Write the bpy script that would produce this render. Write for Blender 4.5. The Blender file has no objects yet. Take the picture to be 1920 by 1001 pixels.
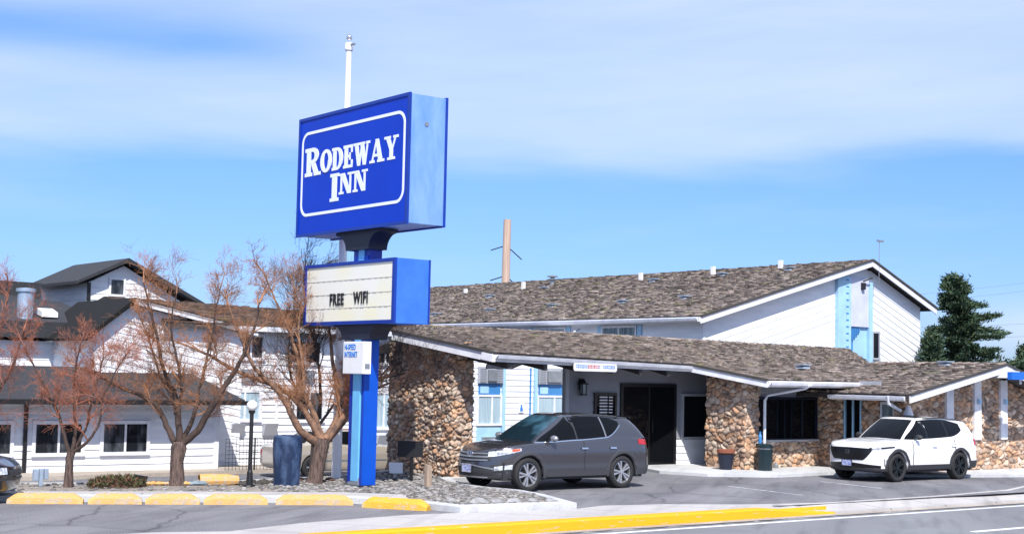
import bpy, bmesh, math, random
from mathutils import Vector, Matrix
from math import radians, sin, cos, pi, sqrt, atan2
random.seed(7)
SC = bpy.context.scene
COL = SC.collection
# ------------------------------------------------------------------ camera
PITCH, ROLL, CAMH = radians(4.37), radians(1.2), 2.5
cam_d = bpy.data.cameras.new("camera"); cam = bpy.data.objects.new("camera", cam_d); COL.objects.link(cam)
cam_d.sensor_width = 36; cam_d.lens = 36*2700/1920; cam_d.clip_end = 3000; cam_d.clip_start = 0.1
fw = Vector((0, cos(PITCH), sin(PITCH))); r0 = Vector((1, 0, 0)); u0 = r0.cross(fw)
rr = cos(ROLL)*r0 + sin(ROLL)*u0; uu = rr.cross(fw)
M = Matrix((rr, uu, -fw)).transposed().to_4x4(); M.translation = Vector((0, 0, CAMH)); cam.matrix_world = M
SC.camera = cam
# ------------------------------------------------------------------ street frame: b runs along the street, a away from it
TH = radians(38)
BV = Vector((cos(TH), sin(TH), 0)); AV = Vector((-sin(TH), cos(TH), 0))
def W(b, a, z=0): return BV*b + AV*a + Vector((0, 0, z))
# ------------------------------------------------------------------ light
SUNV = (BV*-0.55 + AV*-1.0 + Vector((0, 0, 1.3))).normalized()
el = math.asin(SUNV.z); az = atan2(SUNV.x, SUNV.y)
sd = bpy.data.lights.new("sun", 'SUN'); sd.energy = 5.0; sd.angle = radians(0.5); sd.color = (1.0, 0.95, 0.87)
sun = bpy.data.objects.new("sun", sd); COL.objects.link(sun)
sun.rotation_euler = (-SUNV).to_track_quat('-Z', 'Y').to_euler(); sun.location = (0, 0, 30)
world = bpy.data.worlds.new("World"); SC.world = world; world.use_nodes = True
nt = world.node_tree; nt.nodes.clear()
def N(t, **k):
    n = nt.nodes.new(t)
    for a_, v in k.items(): setattr(n, a_, v)
    return n
out = N('ShaderNodeOutputWorld'); bg = N('ShaderNodeBackground'); sky = N('ShaderNodeTexSky')
sky.sky_type = 'NISHITA'; sky.sun_disc = False; sky.sun_elevation = el; sky.sun_rotation = az
sky.air_density = 1.0; sky.dust_density = 0.4; sky.ozone_density = 3.0
bg.inputs[1].default_value = 0.12
tc = N('ShaderNodeTexCoord'); sep = N('ShaderNodeSeparateXYZ'); nt.links.new(tc.outputs['Generated'], sep.inputs[0])
def mth(op, a_, b_=None, c_=None, clamp=False):
    n = N('ShaderNodeMath', operation=op, use_clamp=clamp)
    for i, v in enumerate((a_, b_, c_)):
        if v is None: continue
        if isinstance(v, (int, float)): n.inputs[i].default_value = v
        else: nt.links.new(v, n.inputs[i])
    return n.outputs[0]
azn = mth('ARCTAN2', sep.outputs[0], sep.outputs[1])
eln = mth('ARCSINE', sep.outputs[2])
def noise(sx, sy, ox, detail, rough, tilt=0.0):
    cx = N('ShaderNodeCombineXYZ')
    nt.links.new(mth('MULTIPLY_ADD', azn, sx, ox), cx.inputs[0])
    nt.links.new(mth('MULTIPLY_ADD', azn, tilt*sy, mth('MULTIPLY', eln, sy)), cx.inputs[1])
    nn = N('ShaderNodeTexNoise'); nn.inputs['Scale'].default_value = 1; nn.inputs['Detail'].default_value = detail
    nn.inputs['Roughness'].default_value = rough; nt.links.new(cx.outputs[0], nn.inputs['Vector']); return nn.outputs[0]
n1 = noise(2.2, 15.0, 3.1, 4, 0.5, 0.05); n2 = noise(5.0, 40.0, 9.0, 5, 0.55, -0.12)
# a long band of thin high cloud, thicker high up and towards the right, and small cumulus low on the right
def bump_el(c, w):   # 1 at elevation c
    d = mth('DIVIDE', mth('SUBTRACT', eln, c), w)
    return mth('POWER', 2.718, mth('MULTIPLY', mth('MULTIPLY', d, d), -1.0))
def smooth(x, lo_, hi_):
    t_ = mth('DIVIDE', mth('SUBTRACT', x, lo_), hi_-lo_, None, True)
    return mth('MULTIPLY', mth('MULTIPLY', t_, t_), mth('MULTIPLY_ADD', t_, -2.0, 3.0))
wob = mth('MULTIPLY_ADD', mth('SUBTRACT', n1, 0.5), 0.05, eln)
cl = mth('MULTIPLY', smooth(wob, radians(7.7), radians(9.6)), 0.80)
hole = mth('MULTIPLY', bump_el(radians(12.7), radians(1.0)), smooth(azn, -0.06, -0.22))
cl = mth('SUBTRACT', cl, mth('MULTIPLY', hole, 0.55))
cl = mth('SUBTRACT', cl, mth('MULTIPLY', bump_el(radians(7.2), radians(0.6)), 0.05))
cl = mth('ADD', cl, mth('MULTIPLY', mth('SUBTRACT', n1, 0.5), 0.85))
cl = mth('ADD', cl, mth('MULTIPLY', mth('SUBTRACT', n2, 0.5), 0.42))
cl = mth('MULTIPLY', cl, 1.0, None, True)
low = mth('MULTIPLY', bump_el(radians(2.2), radians(1.0)), mth('MULTIPLY_ADD', azn, 9.0, -2.4, True))
n3 = noise(14.0, 30.0, 1.0, 5, 0.6)
low = mth('MULTIPLY', low, mth('MULTIPLY_ADD', n3, 5.0, -1.3, True))
cl = mth('MAXIMUM', mth('MULTIPLY', cl, 0.80), mth('MULTIPLY', low, 0.95))
hs = N('ShaderNodeHueSaturation'); hs.inputs['Saturation'].default_value = 1.12; hs.inputs['Value'].default_value = 1.0
nt.links.new(sky.outputs[0], hs.inputs['Color'])
tint = N('ShaderNodeMix', data_type='RGBA', blend_type='MULTIPLY'); tint.inputs[0].default_value = 1.0
tint.inputs[7].default_value = (0.92, 1.0, 1.30, 1); nt.links.new(hs.outputs[0], tint.inputs[6])
tl = N('ShaderNodeMix', data_type='RGBA'); nt.links.new(mth('MULTIPLY', eln, 4.4, None, True), tl.inputs[0])
tl.inputs[6].default_value = (0.42, 0.57, 1.0, 1); tl.inputs[7].default_value = (0.72, 0.86, 1.25, 1); nt.links.new(tl.outputs[2], tint.inputs[7])
mix = N('ShaderNodeMix', data_type='RGBA'); mix.inputs[7].default_value = (4.9, 5.75, 7.3, 1)
nt.links.new(cl, mix.inputs[0]); nt.links.new(tint.outputs[2], mix.inputs[6])
nt.links.new(mix.outputs[2], bg.inputs[0]); nt.links.new(bg.outputs[0], out.inputs[0])
SC.view_settings.view_transform = 'Standard'; SC.view_settings.look = 'None'
SC.view_settings.exposure = 0.35; SC.view_settings.gamma = 1
SC.render.engine = 'CYCLES'
# ------------------------------------------------------------------ materials
def mat(name, c, rough=0.7, metal=0.0, spec=0.5, var=0.0, vscale=4.0, bump=0.0, bscale=30.0, c2=None, attr=False, coat=0.0,
        stretch=None, emit=None, detail=5, lo=0.35, hi=0.65):
    m = bpy.data.materials.new(name); m.use_nodes = True; t = m.node_tree; p = t.nodes['Principled BSDF']
    p.inputs['Roughness'].default_value = rough; p.inputs['Metallic'].default_value = metal
    p.inputs['Specular IOR Level'].default_value = spec; p.inputs['Coat Weight'].default_value = coat
    p.inputs['Base Color'].default_value = (*c, 1)
    tcn = t.nodes.new('ShaderNodeTexCoord'); src = tcn.outputs['Object']
    if stretch:
        mp = t.nodes.new('ShaderNodeMapping'); mp.inputs['Scale'].default_value = stretch; t.links.new(src, mp.inputs[0]); src = mp.outputs[0]
    base = None
    if attr:
        a = t.nodes.new('ShaderNodeAttribute'); a.attribute_name = 'col'; base = a.outputs['Color']
    if var > 0 or c2:
        n = t.nodes.new('ShaderNodeTexNoise'); n.inputs['Scale'].default_value = vscale; n.inputs['Detail'].default_value = detail
        n.inputs['Roughness'].default_value = 0.6; t.links.new(src, n.inputs['Vector'])
        r = t.nodes.new('ShaderNodeMapRange'); r.inputs['From Min'].default_value = lo; r.inputs['From Max'].default_value = hi
        t.links.new(n.outputs[0], r.inputs['Value'])
        mx = t.nodes.new('ShaderNodeMix'); mx.data_type = 'RGBA'
        t.links.new(r.outputs[0], mx.inputs[0])
        if base is not None:
            mx.blend_type = 'MULTIPLY'; t.links.new(base, mx.inputs[6]); v = 1-var; mx.inputs[7].default_value = (v, v, v, 1)
        else:
            mx.inputs[6].default_value = (*c, 1); k = 1-var
            mx.inputs[7].default_value = (*(c2 if c2 else [x*k for x in c]), 1)
        base = mx.outputs[2]
    if base is not None: t.links.new(base, p.inputs['Base Color'])
    if bump > 0:
        n = t.nodes.new('ShaderNodeTexNoise'); n.inputs['Scale'].default_value = bscale; n.inputs['Detail'].default_value = 6
        t.links.new(src, n.inputs['Vector']); bm = t.nodes.new('ShaderNodeBump'); bm.inputs['Strength'].default_value = bump
        bm.inputs['Distance'].default_value = 0.02; t.links.new(n.outputs[0], bm.inputs['Height']); t.links.new(bm.outputs[0], p.inputs['Normal'])
    if emit:
        p.inputs['Emission Color'].default_value = (*emit[0], 1); p.inputs['Emission Strength'].default_value = emit[1]
    return m
MT = {}
def addm(k, *a, **kw): MT[k] = mat(k, *a, **kw); return MT[k]
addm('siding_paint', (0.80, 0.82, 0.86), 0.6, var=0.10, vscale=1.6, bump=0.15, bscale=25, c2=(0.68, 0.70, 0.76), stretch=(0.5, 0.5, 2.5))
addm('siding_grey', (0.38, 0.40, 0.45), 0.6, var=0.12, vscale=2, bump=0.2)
addm('siding_porch_shade', (0.26, 0.27, 0.31), 0.6, var=0.12, vscale=2, bump=0.2)  # porch shade painted in as a darker copy of the siding
addm('trim_white', (0.78, 0.79, 0.84), 0.5, var=0.12, vscale=3, bump=0.1, c2=(0.62, 0.63, 0.70))
addm('trim_blue', (0.36, 0.60, 0.82), 0.5, var=0.15, vscale=2)
addm('panel_blue', (0.05, 0.22, 0.52), 0.5, var=0.1)
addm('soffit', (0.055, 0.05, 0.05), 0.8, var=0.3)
addm('shake', (0.3, 0.24, 0.2), 0.9, attr=True, var=0.5, vscale=3.0, bump=0.6, bscale=40, stretch=(1, 1, 1))
addm('roof_black', (0.035, 0.037, 0.045), 0.9, var=0.35, vscale=12, bump=0.3)
addm('roof_brown', (0.11, 0.075, 0.055), 0.9, attr=True, var=0.4, vscale=6, bump=0.4)
addm('stone', (0.4, 0.3, 0.22), 0.85, attr=True, var=0.42, vscale=9, bump=0.8, bscale=28)
addm('glass_dark', (0.005, 0.006, 0.008), 0.03, spec=0.15)
addm('glass_bldg', (0.010, 0.012, 0.015), 0.05, spec=0.5, vscale=1.6, c2=(0.075, 0.085, 0.10), lo=.45, hi=.6, stretch=(2, 2, .5))
addm('vent_grey', (0.26, 0.32, 0.40), .5)
addm('glass_room', (0.10, 0.14, 0.17), 0.10, spec=0.8, var=0.5, vscale=3, stretch=(4, 4, 0.3), c2=(0.30, 0.38, 0.42))
addm('curtain', (0.42, 0.55, 0.62), 0.4, spec=0.6, var=0.3, vscale=5, stretch=(8, 8, 0.2), c2=(0.26, 0.36, 0.44))
addm('door_dark', (0.010, 0.010, 0.012), 0.35)
addm('metal_grey', (0.35, 0.37, 0.40), 0.4, metal=0.6, var=0.2)
addm('galv', (0.45, 0.55, 0.68), 0.35, metal=0.5, var=0.2)
addm('white_plain', (0.82, 0.82, 0.84), 0.45, var=0.06)
addm('sign_blue', (0.0005, 0.040, 0.50), 0.4, spec=0.25, var=0.08, vscale=1.5)
addm('sign_frame', (0.003, 0.035, 0.32), 0.4, var=0.15)
addm('sign_side', (0.12, 0.26, 0.62), 0.5, var=0.4, vscale=3.0, stretch=(1.5, 1.5, .5), c2=(0.20, 0.36, 0.70), lo=0.3, hi=0.7, bump=0.1, bscale=8)
addm('sign_side_low', (0.025, 0.13, 0.60), 0.5, vscale=2.0, c2=(0.045, 0.18, 0.66), lo=0.3, hi=0.7)
addm('sign_white', (0.82, 0.86, 0.92), 0.4)
addm('sign_cream', (0.84, 0.80, 0.60), 0.4, vscale=0.8, c2=(0.82, 0.81, 0.74), lo=0.4, hi=0.6, detail=1)
addm('pole_blue', (0.002, 0.075, 0.50), 0.4, spec=0.3, var=0.12, vscale=3)
addm('pole_dark', (0.004, 0.035, 0.36), 0.4, var=0.15, vscale=3)
addm('pole_strip', (0.16, 0.50, 0.85), 0.4, var=0.1)
addm('bracket_dark', (0.008, 0.012, 0.03), 0.5)
addm('letter_black', (0.01, 0.01, 0.012), 0.5)
addm('letter_blue', (0.03, 0.20, 0.62), 0.5)
addm('red_ink', (0.5, 0.03, 0.05), 0.5)
addm('iron_black', (0.012, 0.012, 0.014), 0.5, var=0.3)
addm('globe', (0.80, 0.80, 0.80), 0.15, spec=0.8)
addm('bark', (0.15, 0.10, 0.085), 0.9, var=0.6, vscale=9, bump=1.0, bscale=16, stretch=(3, 3, 0.45), c2=(0.05, 0.035, 0.03), lo=.42, hi=.6)
addm('bark_orange', (0.28, 0.15, 0.09), 0.85, var=0.5, vscale=7, c2=(0.08, 0.05, 0.04), bump=.6, bscale=20)
addm('twig_red', (0.46, 0.16, 0.085), 0.8, vscale=1.2, c2=(0.24, 0.11, 0.085))
addm('twig_orange', (0.44, 0.19, 0.08), 0.8, vscale=1.2, c2=(0.22, 0.12, 0.08))
addm('bark_brown', (0.085, 0.052, 0.042), 0.9, vscale=5, c2=(0.04, 0.028, 0.025), bump=.6)
addm('twig_dark', (0.06, 0.045, 0.04), 0.9)
addm('twig_tan', (0.30, 0.22, 0.14), 0.9)
addm('needles', (0.05, 0.09, 0.045), 0.85, attr=True)
addm('yellow_curb', (0.74, 0.36, 0.0), 0.6, vscale=5, bump=0.5, c2=(0.48, 0.36, 0.20), lo=0.60, hi=0.66, stretch=(.6, .6, 4))
addm('yellow_old', (0.60, 0.345, 0.12), 0.8, vscale=7, bump=0.8, c2=(0.44, 0.35, 0.25), lo=0.52, hi=0.60)
addm('yellow_new', (0.68, 0.36, 0.04), 0.8, vscale=7, bump=0.8, c2=(0.50, 0.36, 0.20), lo=0.56, hi=0.62)
addm('grille_black', (0.006,0.006,0.007), .35)
addm('tyre', (0.018, 0.018, 0.02), 0.8, bump=0.2)
addm('rim_silver', (0.62, 0.62, 0.66), 0.3, metal=0.8)
addm('rim_black', (0.02, 0.025, 0.03), 0.3, metal=0.4)
addm('chrome', (0.75, 0.76, 0.8), 0.15, metal=1.0)
addm('plastic_dark', (0.03, 0.031, 0.036), 0.6)
addm('plastic_grey', (0.05, 0.052, 0.06), 0.55)
addm('lamp_glass', (0.80, 0.83, 0.88), 0.12, spec=0.9, var=0.5, vscale=14, c2=(0.20, 0.22, 0.27))
addm('lamp_red', (0.45, 0.01, 0.015), 0.15, spec=0.8)
addm('lamp_orange', (0.5, 0.08, 0.03), 0.2)
addm('paint_grey', (0.080, 0.080, 0.096), 0.22, metal=0.6, spec=0.6, coat=1.0)
addm('paint_white', (0.80, 0.80, 0.82), 0.25, coat=0.8)
addm('paint_beige', (0.42, 0.37, 0.31), 0.3, metal=0.3, coat=0.8)
addm('paint_black', (0.008, 0.008, 0.010), 0.18, coat=1.0)
addm('plate_blue', (0.10, 0.14, 0.45), 0.4, vscale=30, c2=(0.60, 0.64, 0.80))
addm('bin_green', (0.008, 0.022, 0.030), 0.4, var=0.2)
addm('terracotta', (0.28, 0.09, 0.05), 0.8, var=0.2)
addm('bin_blue', (0.008, 0.022, 0.065), 0.5, vscale=3.5, c2=(0.07, 0.12, 0.23), stretch=(1, 1, 0.5), bump=0.4, bscale=6, lo=0.45, hi=0.7)
addm('wood_post', (0.45, 0.34, 0.26), 0.8, var=0.35, vscale=5, stretch=(8, 8, 0.6), bump=0.4)
addm('wood_pole', (0.55, 0.40, 0.32), 0.85, var=0.3, vscale=1.5, stretch=(8, 8, 0.3))
addm('shrub', (0.07, 0.075, 0.03), 0.9, attr=True)
addm('brick', (0.30, 0.09, 0.06), 0.85, var=0.4, vscale=10)
# grounds
def ground_mat(name, c, c2, c3, cracks=0.0, fine=60, joints=None, big=0.6):
    m = bpy.data.materials.new(name); m.use_nodes = True; t = m.node_tree; p = t.nodes['Principled BSDF']
    p.inputs['Roughness'].default_value = 0.9; p.inputs['Specular IOR Level'].default_value = 0.25
    tcn = t.nodes.new('ShaderNodeTexCoord'); mp = t.nodes.new('ShaderNodeMapping')
    mp.inputs['Rotation'].default_value = (0, 0, -TH); t.links.new(tcn.outputs['Object'], mp.inputs[0]); v = mp.outputs[0]
    ms = t.nodes.new('ShaderNodeMapping'); ms.inputs['Scale'].default_value = (0.35, 1.3, 1); t.links.new(v, ms.inputs[0])
    def nz(sc, det, src): 
        n = t.nodes.new('ShaderNodeTexNoise'); n.inputs['Scale'].default_value = sc; n.inputs['Detail'].default_value = det
        t.links.new(src, n.inputs['Vector']); return n.outputs[0]
    def mr(x, a, b, lo=0, hi=1):
        r = t.nodes.new('ShaderNodeMapRange'); r.inputs[1].default_value = a; r.inputs[2].default_value = b
        r.inputs[3].default_value = lo; r.inputs[4].default_value = hi; t.links.new(x, r.inputs[0]); return r.outputs[0]
    def mx(f, A, B_, bt='MIX'):
        q = t.nodes.new('ShaderNodeMix'); q.data_type = 'RGBA'; q.blend_type = bt
        if isinstance(f, float): q.inputs[0].default_value = f
        else: t.links.new(f, q.inputs[0])
        for i, s in ((6, A), (7, B_)):
            if isinstance(s, tuple): q.inputs[i].default_value = (*s, 1)
            else: t.links.new(s, q.inputs[i])
        return q.outputs[2]
    colr = mx(mr(nz(big, 6, ms.outputs[0]), 0.35, 0.65), c, c2)
    colr = mx(mr(nz(fine, 2, v), 0.45, 0.75), colr, c3)
    ms2 = t.nodes.new('ShaderNodeMapping'); ms2.inputs['Scale'].default_value = (0.25, 2.2, 1); t.links.new(v, ms2.inputs[0])
    colr = mx(mr(nz(1.3, 7, ms2.outputs[0]), 0.52, 0.74, 0.0, 0.45), colr, tuple(x*0.55 for x in c))
    colr = mx(mr(nz(0.55, 3, v), 0.55, 0.60, 0.0, 0.16), colr, tuple(x*0.6 for x in c))
    hgt = nz(fine, 4, v)
    if cracks > 0:
        wv = t.nodes.new('ShaderNodeMix'); wv.data_type = 'RGBA'; wv.inputs[0].default_value = 0.35
        n = t.nodes.new('ShaderNodeTexNoise'); n.inputs['Scale'].default_value = 1.1; n.inputs['Detail'].default_value = 4
        t.links.new(v, n.inputs['Vector']); t.links.new(v, wv.inputs[6]); t.links.new(n.outputs['Color'], wv.inputs[7])
        vo = t.nodes.new('ShaderNodeTexVoronoi'); vo.feature = 'DISTANCE_TO_EDGE'; vo.inputs['Scale'].default_value = cracks
        t.links.new(wv.outputs[2], vo.inputs['Vector'])
        colr = mx(mr(vo.outputs[0], 0.002, 0.008, 0.45, 0.0), colr, (0.02, 0.02, 0.025))
    if joints:
        sp = t.nodes.new('ShaderNodeSeparateXYZ'); t.links.new(v, sp.inputs[0])
        def m2(op, a, b):
            q = t.nodes.new('ShaderNodeMath'); q.operation = op
            for i, s in enumerate((a, b)):
                if isinstance(s, float): q.inputs[i].default_value = s
                else: t.links.new(s, q.inputs[i])
            return q.outputs[0]
        f = m2('ABSOLUTE', m2('SUBTRACT', m2('FRACT', m2('DIVIDE', sp.outputs[0], joints), 0.0), 0.5), 0.0)
        colr = mx(mr(f, 0.485, 0.493, 0.0, 0.6), colr, (0.08, 0.08, 0.08))
    t.links.new(colr, p.inputs['Base Color'])
    bm = t.nodes.new('ShaderNodeBump'); bm.inputs['Strength'].default_value = 0.5; bm.inputs['Distance'].default_value = 0.01
    t.links.new(hgt, bm.inputs['Height']); t.links.new(bm.outputs[0], p.inputs['Normal'])
    MT[name] = m; return m
ground_mat('asphalt_lot', (0.095, 0.095, 0.112), (0.195, 0.193, 0.212), (0.32, 0.315, 0.32), cracks=0.30, fine=45)
ground_mat('asphalt_street', (0.145, 0.147, 0.165), (0.20, 0.205, 0.222), (0.28, 0.285, 0.30), fine=60, big=0.3)
ground_mat('concrete', (0.42, 0.40, 0.40), (0.50, 0.48, 0.47), (0.36, 0.34, 0.34), fine=40, joints=1.52)
ground_mat('concrete_pale', (0.48, 0.49, 0.51), (0.58, 0.59, 0.61), (0.42, 0.43, 0.45), fine=40)
ground_mat('gravel', (0.24, 0.21, 0.19), (0.34, 0.30, 0.26), (0.13, 0.12, 0.12), fine=26)
ground_mat('dirt', (0.36, 0.31, 0.26), (0.46, 0.41, 0.36), (0.30, 0.26, 0.22), fine=20)
# ------------------------------------------------------------------ mesh helpers
BASES = {}
class MB:
    def __init__(s): s.v = []; s.f = []; s.c = []
    def face(s, pts, c=None):
        i = len(s.v); s.v += [tuple(p) for p in pts]; s.f.append(tuple(range(i, i+len(pts)))); s.c.append(c)
    def box(s, x0, x1, y0, y1, z0, z1, c=None):
        s.hexa([(x0,y0,z0),(x1,y0,z0),(x1,y1,z0),(x0,y1,z0)], [(x0,y0,z1),(x1,y0,z1),(x1,y1,z1),(x0,y1,z1)], c)
    def hexa(s, lo, hi, c=None):
        i = len(s.v); n = len(lo); s.v += [tuple(p) for p in lo] + [tuple(p) for p in hi]
        s.f.append(tuple(range(i+n-1, i-1, -1))); s.f.append(tuple(range(i+n, i+2*n))); s.c += [c, c]
        for k in range(n):
            k2 = (k+1) % n; s.f.append((i+k, i+k2, i+n+k2, i+n+k)); s.c.append(c)
    def grid(s, rows, c=None, closed=False, flip=False):
        i = len(s.v); n = len(rows[0])
        for r in rows: s.v += [tuple(p) for p in r]
        for j in range(len(rows)-1):
            for k in range(n if closed else n-1):
                k2 = (k+1) % n
                q = (i+j*n+k, i+j*n+k2, i+(j+1)*n+k2, i+(j+1)*n+k)
                s.f.append(q[::-1] if flip else q); s.c.append(c)
    def lathe(s, prof, cx=0, cy=0, n=16, c=None, axis='z'):
        rows = []
        for r, h in prof:
            ring = []
            for k in range(n):
                t = 2*pi*k/n; p = (r*cos(t), r*sin(t))
                if axis == 'z': ring.append((cx+p[0], cy+p[1], h))
                elif axis == 'y': ring.append((cx+p[0], h, cy+p[1]))
            rows.append(ring)
        s.grid(rows, c, closed=True)
    def tube(s, pts, rads, n=6, c=None, cap=True):
        rows = []; pts = [Vector(p) for p in pts]
        up = Vector((0.13, 0.21, 1)).normalized()
        for k, p in enumerate(pts):
            d = (pts[min(k+1, len(pts)-1)] - pts[max(k-1, 0)])
            d = d.normalized() if d.length > 1e-9 else Vector((0, 0, 1))
            x = d.cross(up); x = d.cross(Vector((1, 0, 0))) if x.length < 0.05 else x
            x.normalize(); y = d.cross(x)
            r = rads[k] if hasattr(rads, '__len__') else rads
            rows.append([p + x*(r*cos(2*pi*j/n)) + y*(r*sin(2*pi*j/n)) for j in range(n)])
        s.grid(rows, c, closed=True)
        if cap:
            s.face(rows[0], c); s.face(rows[-1][::-1], c)
    def build(s, name, m, root=None, smooth=False, normals=True, bevel=0.0, merge=False):
        me = bpy.data.meshes.new(name)
        o3 = BASES.get(root.name if root else None, (0, 0, 0))
        vs = [(v[0]-o3[0], v[1]-o3[1], v[2]-o3[2]) for v in s.v]
        me.from_pydata(vs, [], s.f); me.update()
        if any(c is not None for c in s.c):
            ca = me.color_attributes.new('col', 'FLOAT_COLOR', 'CORNER'); arr = []
            for f, c in zip(s.f, s.c):
                c = c or (0.5, 0.5, 0.5)
                for _ in f: arr += [c[0], c[1], c[2], 1.0]
            ca.data.foreach_set('color', arr)
        if merge or normals:
            b = bmesh.new(); b.from_mesh(me)
            if merge: bmesh.ops.remove_doubles(b, verts=b.verts, dist=1e-4)
            if normals: bmesh.ops.recalc_face_normals(b, faces=b.faces)
            b.to_mesh(me); b.free()
        me.materials.append(MT[m] if isinstance(m, str) else m)
        if smooth: me.shade_smooth()
        o = bpy.data.objects.new(name, me); COL.objects.link(o)
        if root: o.parent = root
        if bevel > 0:
            bv = o.modifiers.new('b', 'BEVEL'); bv.width = bevel; bv.segments = 2; bv.limit_method = 'ANGLE'
        return o
def tag(o, label=None, cat=None, group=None, kind=None):
    if label: o['label'] = label
    if cat: o['category'] = cat
    if group: o['group'] = group
    if kind: o['kind'] = kind
    return o
def thing(name, label, cat, b, a, z=0, group=None, rot=TH):
    """Empty at the thing's base; its parts are given in street-frame coordinates (b, a, z)."""
    o = bpy.data.objects.new(name, None); COL.objects.link(o); o.location = W(b, a, z); o.rotation_euler = (0, 0, rot)
    tag(o, label, cat, group); BASES[o.name] = (b, a, z) if rot == TH else (0, 0, 0)
    return o
def wthing(name, label, cat, loc, rz=0.0, group=None):
    o = bpy.data.objects.new(name, None); COL.objects.link(o); o.location = loc; o.rotation_euler = (0, 0, rz)
    tag(o, label, cat, group); BASES[o.name] = (0, 0, 0); return o
def sub(o, part):   # sub-part of a part: same coordinates as the part
    BASES[o.name] = BASES.get(part.name, (0, 0, 0))
def solo(name, mb, m, label, cat, b, a, z=0, group=None, kind=None, **k):
    o = bpy.data.objects.new('tmp', None); BASES['__'] = (b, a, z)
    class R: name = '__'
    r = R(); ob = None
    s = mb; me_root = r
    keep = MB.build
    ob = _build_at(mb, name, m, (b, a, z), **k); bpy.data.objects.remove(o)
    ob.location = W(b, a, z); ob.rotation_euler = (0, 0, TH)
    return tag(ob, label, cat, group, kind)
def _build_at(mb, name, m, base, **k):
    mb.v = [(v[0]-base[0], v[1]-base[1], v[2]-base[2]) for v in mb.v]
    return mb.build(name, m, None, **k)
def struct(name, mb, m, **k):
    ob = solo(name, mb, m, None, None, 0, 0, 0, **k); ob['kind'] = 'structure'; return ob
def rgb(c, j=0.0):
    k = 1 + random.uniform(-j, j); return tuple(max(0, x*k) for x in c)
# ------------------------------------------------------------------ ground
def sst(x): x = max(0.0, min(1.0, x)); return x*x*(3-2*x)
def dip(b, a): return -0.5*sst((a-30)/7)*(1-sst((b-24)/3.5))
m = MB()                                   # the land under everything, to the horizon
m.face([(-700,-300,-0.9),(900,-300,-0.9),(900,1500,-0.9),(-700,1500,-0.9)]); struct('land', m, 'dirt')
m = MB()
bs = [-60,-30,-10,0]+[4+i for i in range(38)]+[50,70,100]; as_ = [19.9,20.4,21.0,22,23,25,27,29]+[30+i for i in range(12)]+[50,80]
m.grid([[(b, a, dip(b, a)) for b in bs] for a in as_]); struct('parking_lot', m, 'asphalt_lot', smooth=True)
m = MB(); m.face([(-80,-30,-0.15),(140,-30,-0.15),(140,19.02,-0.15),(-80,19.02,-0.15)]); struct('street', m, 'asphalt_street')
m = MB(); m.box(-80,140,19.02,19.42,-0.3,-0.135); struct('gutter', m, 'concrete')
# sidewalk with flared driveway edges
m = MB(); back = [(-80,21.3),(9.5,21.0),(10.6,20.6),(12.2,21.2),(14.6,21.6),(18.3,21.2),(19.2,21.5),(20.6,21.2),(21.4,20.8),(22.0,20.5),(22.6,20.3),(23.2,20.15),(23.8,20.05),(24.2,20.0),(28,20.1),(31.5,20.5),(34,21.4),(36,22.2),(42,22.4),(140,22.4)]
lo_, hi_ = [], []
for i in range(len(back)-1):
    (b0, a0), (b1, a1) = back[i], back[i+1]
    f0, f1 = (0.012-0.118*sst((q_-21.4)/2.4) for q_ in (b0, b1))
    m.hexa([(b0,19.42,-0.3),(b1,19.42,-0.3),(b1,a1,-0.3),(b0,a0,-0.3)], [(b0,19.42,f0),(b1,19.42,f1),(b1,a1,0.012),(b0,a0,0.012)])
struct('sidewalk', m, 'concrete')
# kerb face with yellow paint (a raised kerb section with rounded top)
def curb(b0, b1, a0, a1, h0, h1, y0, y1, n=30):
    mm = MB(); rows = []
    for i in range(n+1):
        t = i/n; b = b0+(b1-b0)*t; h = h0+(h1-h0)*t; yo = y0+(y1-y0)*t
        rows.append([(b,yo,-0.16),(b,yo+0.02,h-0.03),(b,yo+0.045,h),(b,yo+0.26,h+0.004),(b,yo+0.28,0.0)])
    mm.grid(rows); return mm
m = curb(11.2, 21.4, 0,0, 0.05, 0.05, 19.24, 19.24); r2 = curb(21.4, 23.6, 0,0, 0.05, -0.11, 19.24, 19.26, 12)
n0 = len(m.v); m.v += r2.v; m.f += [tuple(k+n0 for k in f) for f in r2.f]; m.c += r2.c
struct('yellow_kerb', m, 'yellow_curb', smooth=False)
m = MB(); m.box(-80,11.2,19.24,19.45,-0.3,0.02); m.box(23.6,140,19.30,19.45,-0.3,-0.10); struct('kerb', m, 'concrete')
addm('line_white', (0.72,0.72,0.74), 0.7, vscale=3, c2=(0.5,0.5,0.53), lo=0.5, hi=0.75)
m = MB(); m.box(-80,140,18.66,18.78,-0.152,-0.146); m.box(23.2,26.2,15.72,15.86,-0.152,-0.146); m.box(35,38,15.72,15.86,-0.152,-0.146)
struct('road_marking', m, 'line_white')
addm('parking_line', (0.5,0.5,0.52), 0.8, vscale=4, c2=(0.25,0.25,0.28), lo=0.4, hi=0.6)
m = MB()
for (b0,a0,b1,a1) in ((25.6,24.2,25.2,21.6),(29.2,24.4,28.8,22.2)):
    m.hexa([(b0,a0,0.002),(b1,a1,0.002),(b1+.1,a1,0.002),(b0+.1,a0,0.002)],[(b0,a0,0.006),(b1,a1,0.006),(b1+.1,a1,0.006),(b0+.1,a0,0.006)])
struct('parking_marking', m, 'parking_line')
# dirt strip left in the gutter along the kerb
m = MB(); ln = []
for i in range(61):
    b = 14+i*0.33; ln.append([(b, 19.02-0.05*random.random(), -0.131), (b, 19.235, -0.129)])
m.grid(ln); struct('gutter_dirt', m, 'dirt')
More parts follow.
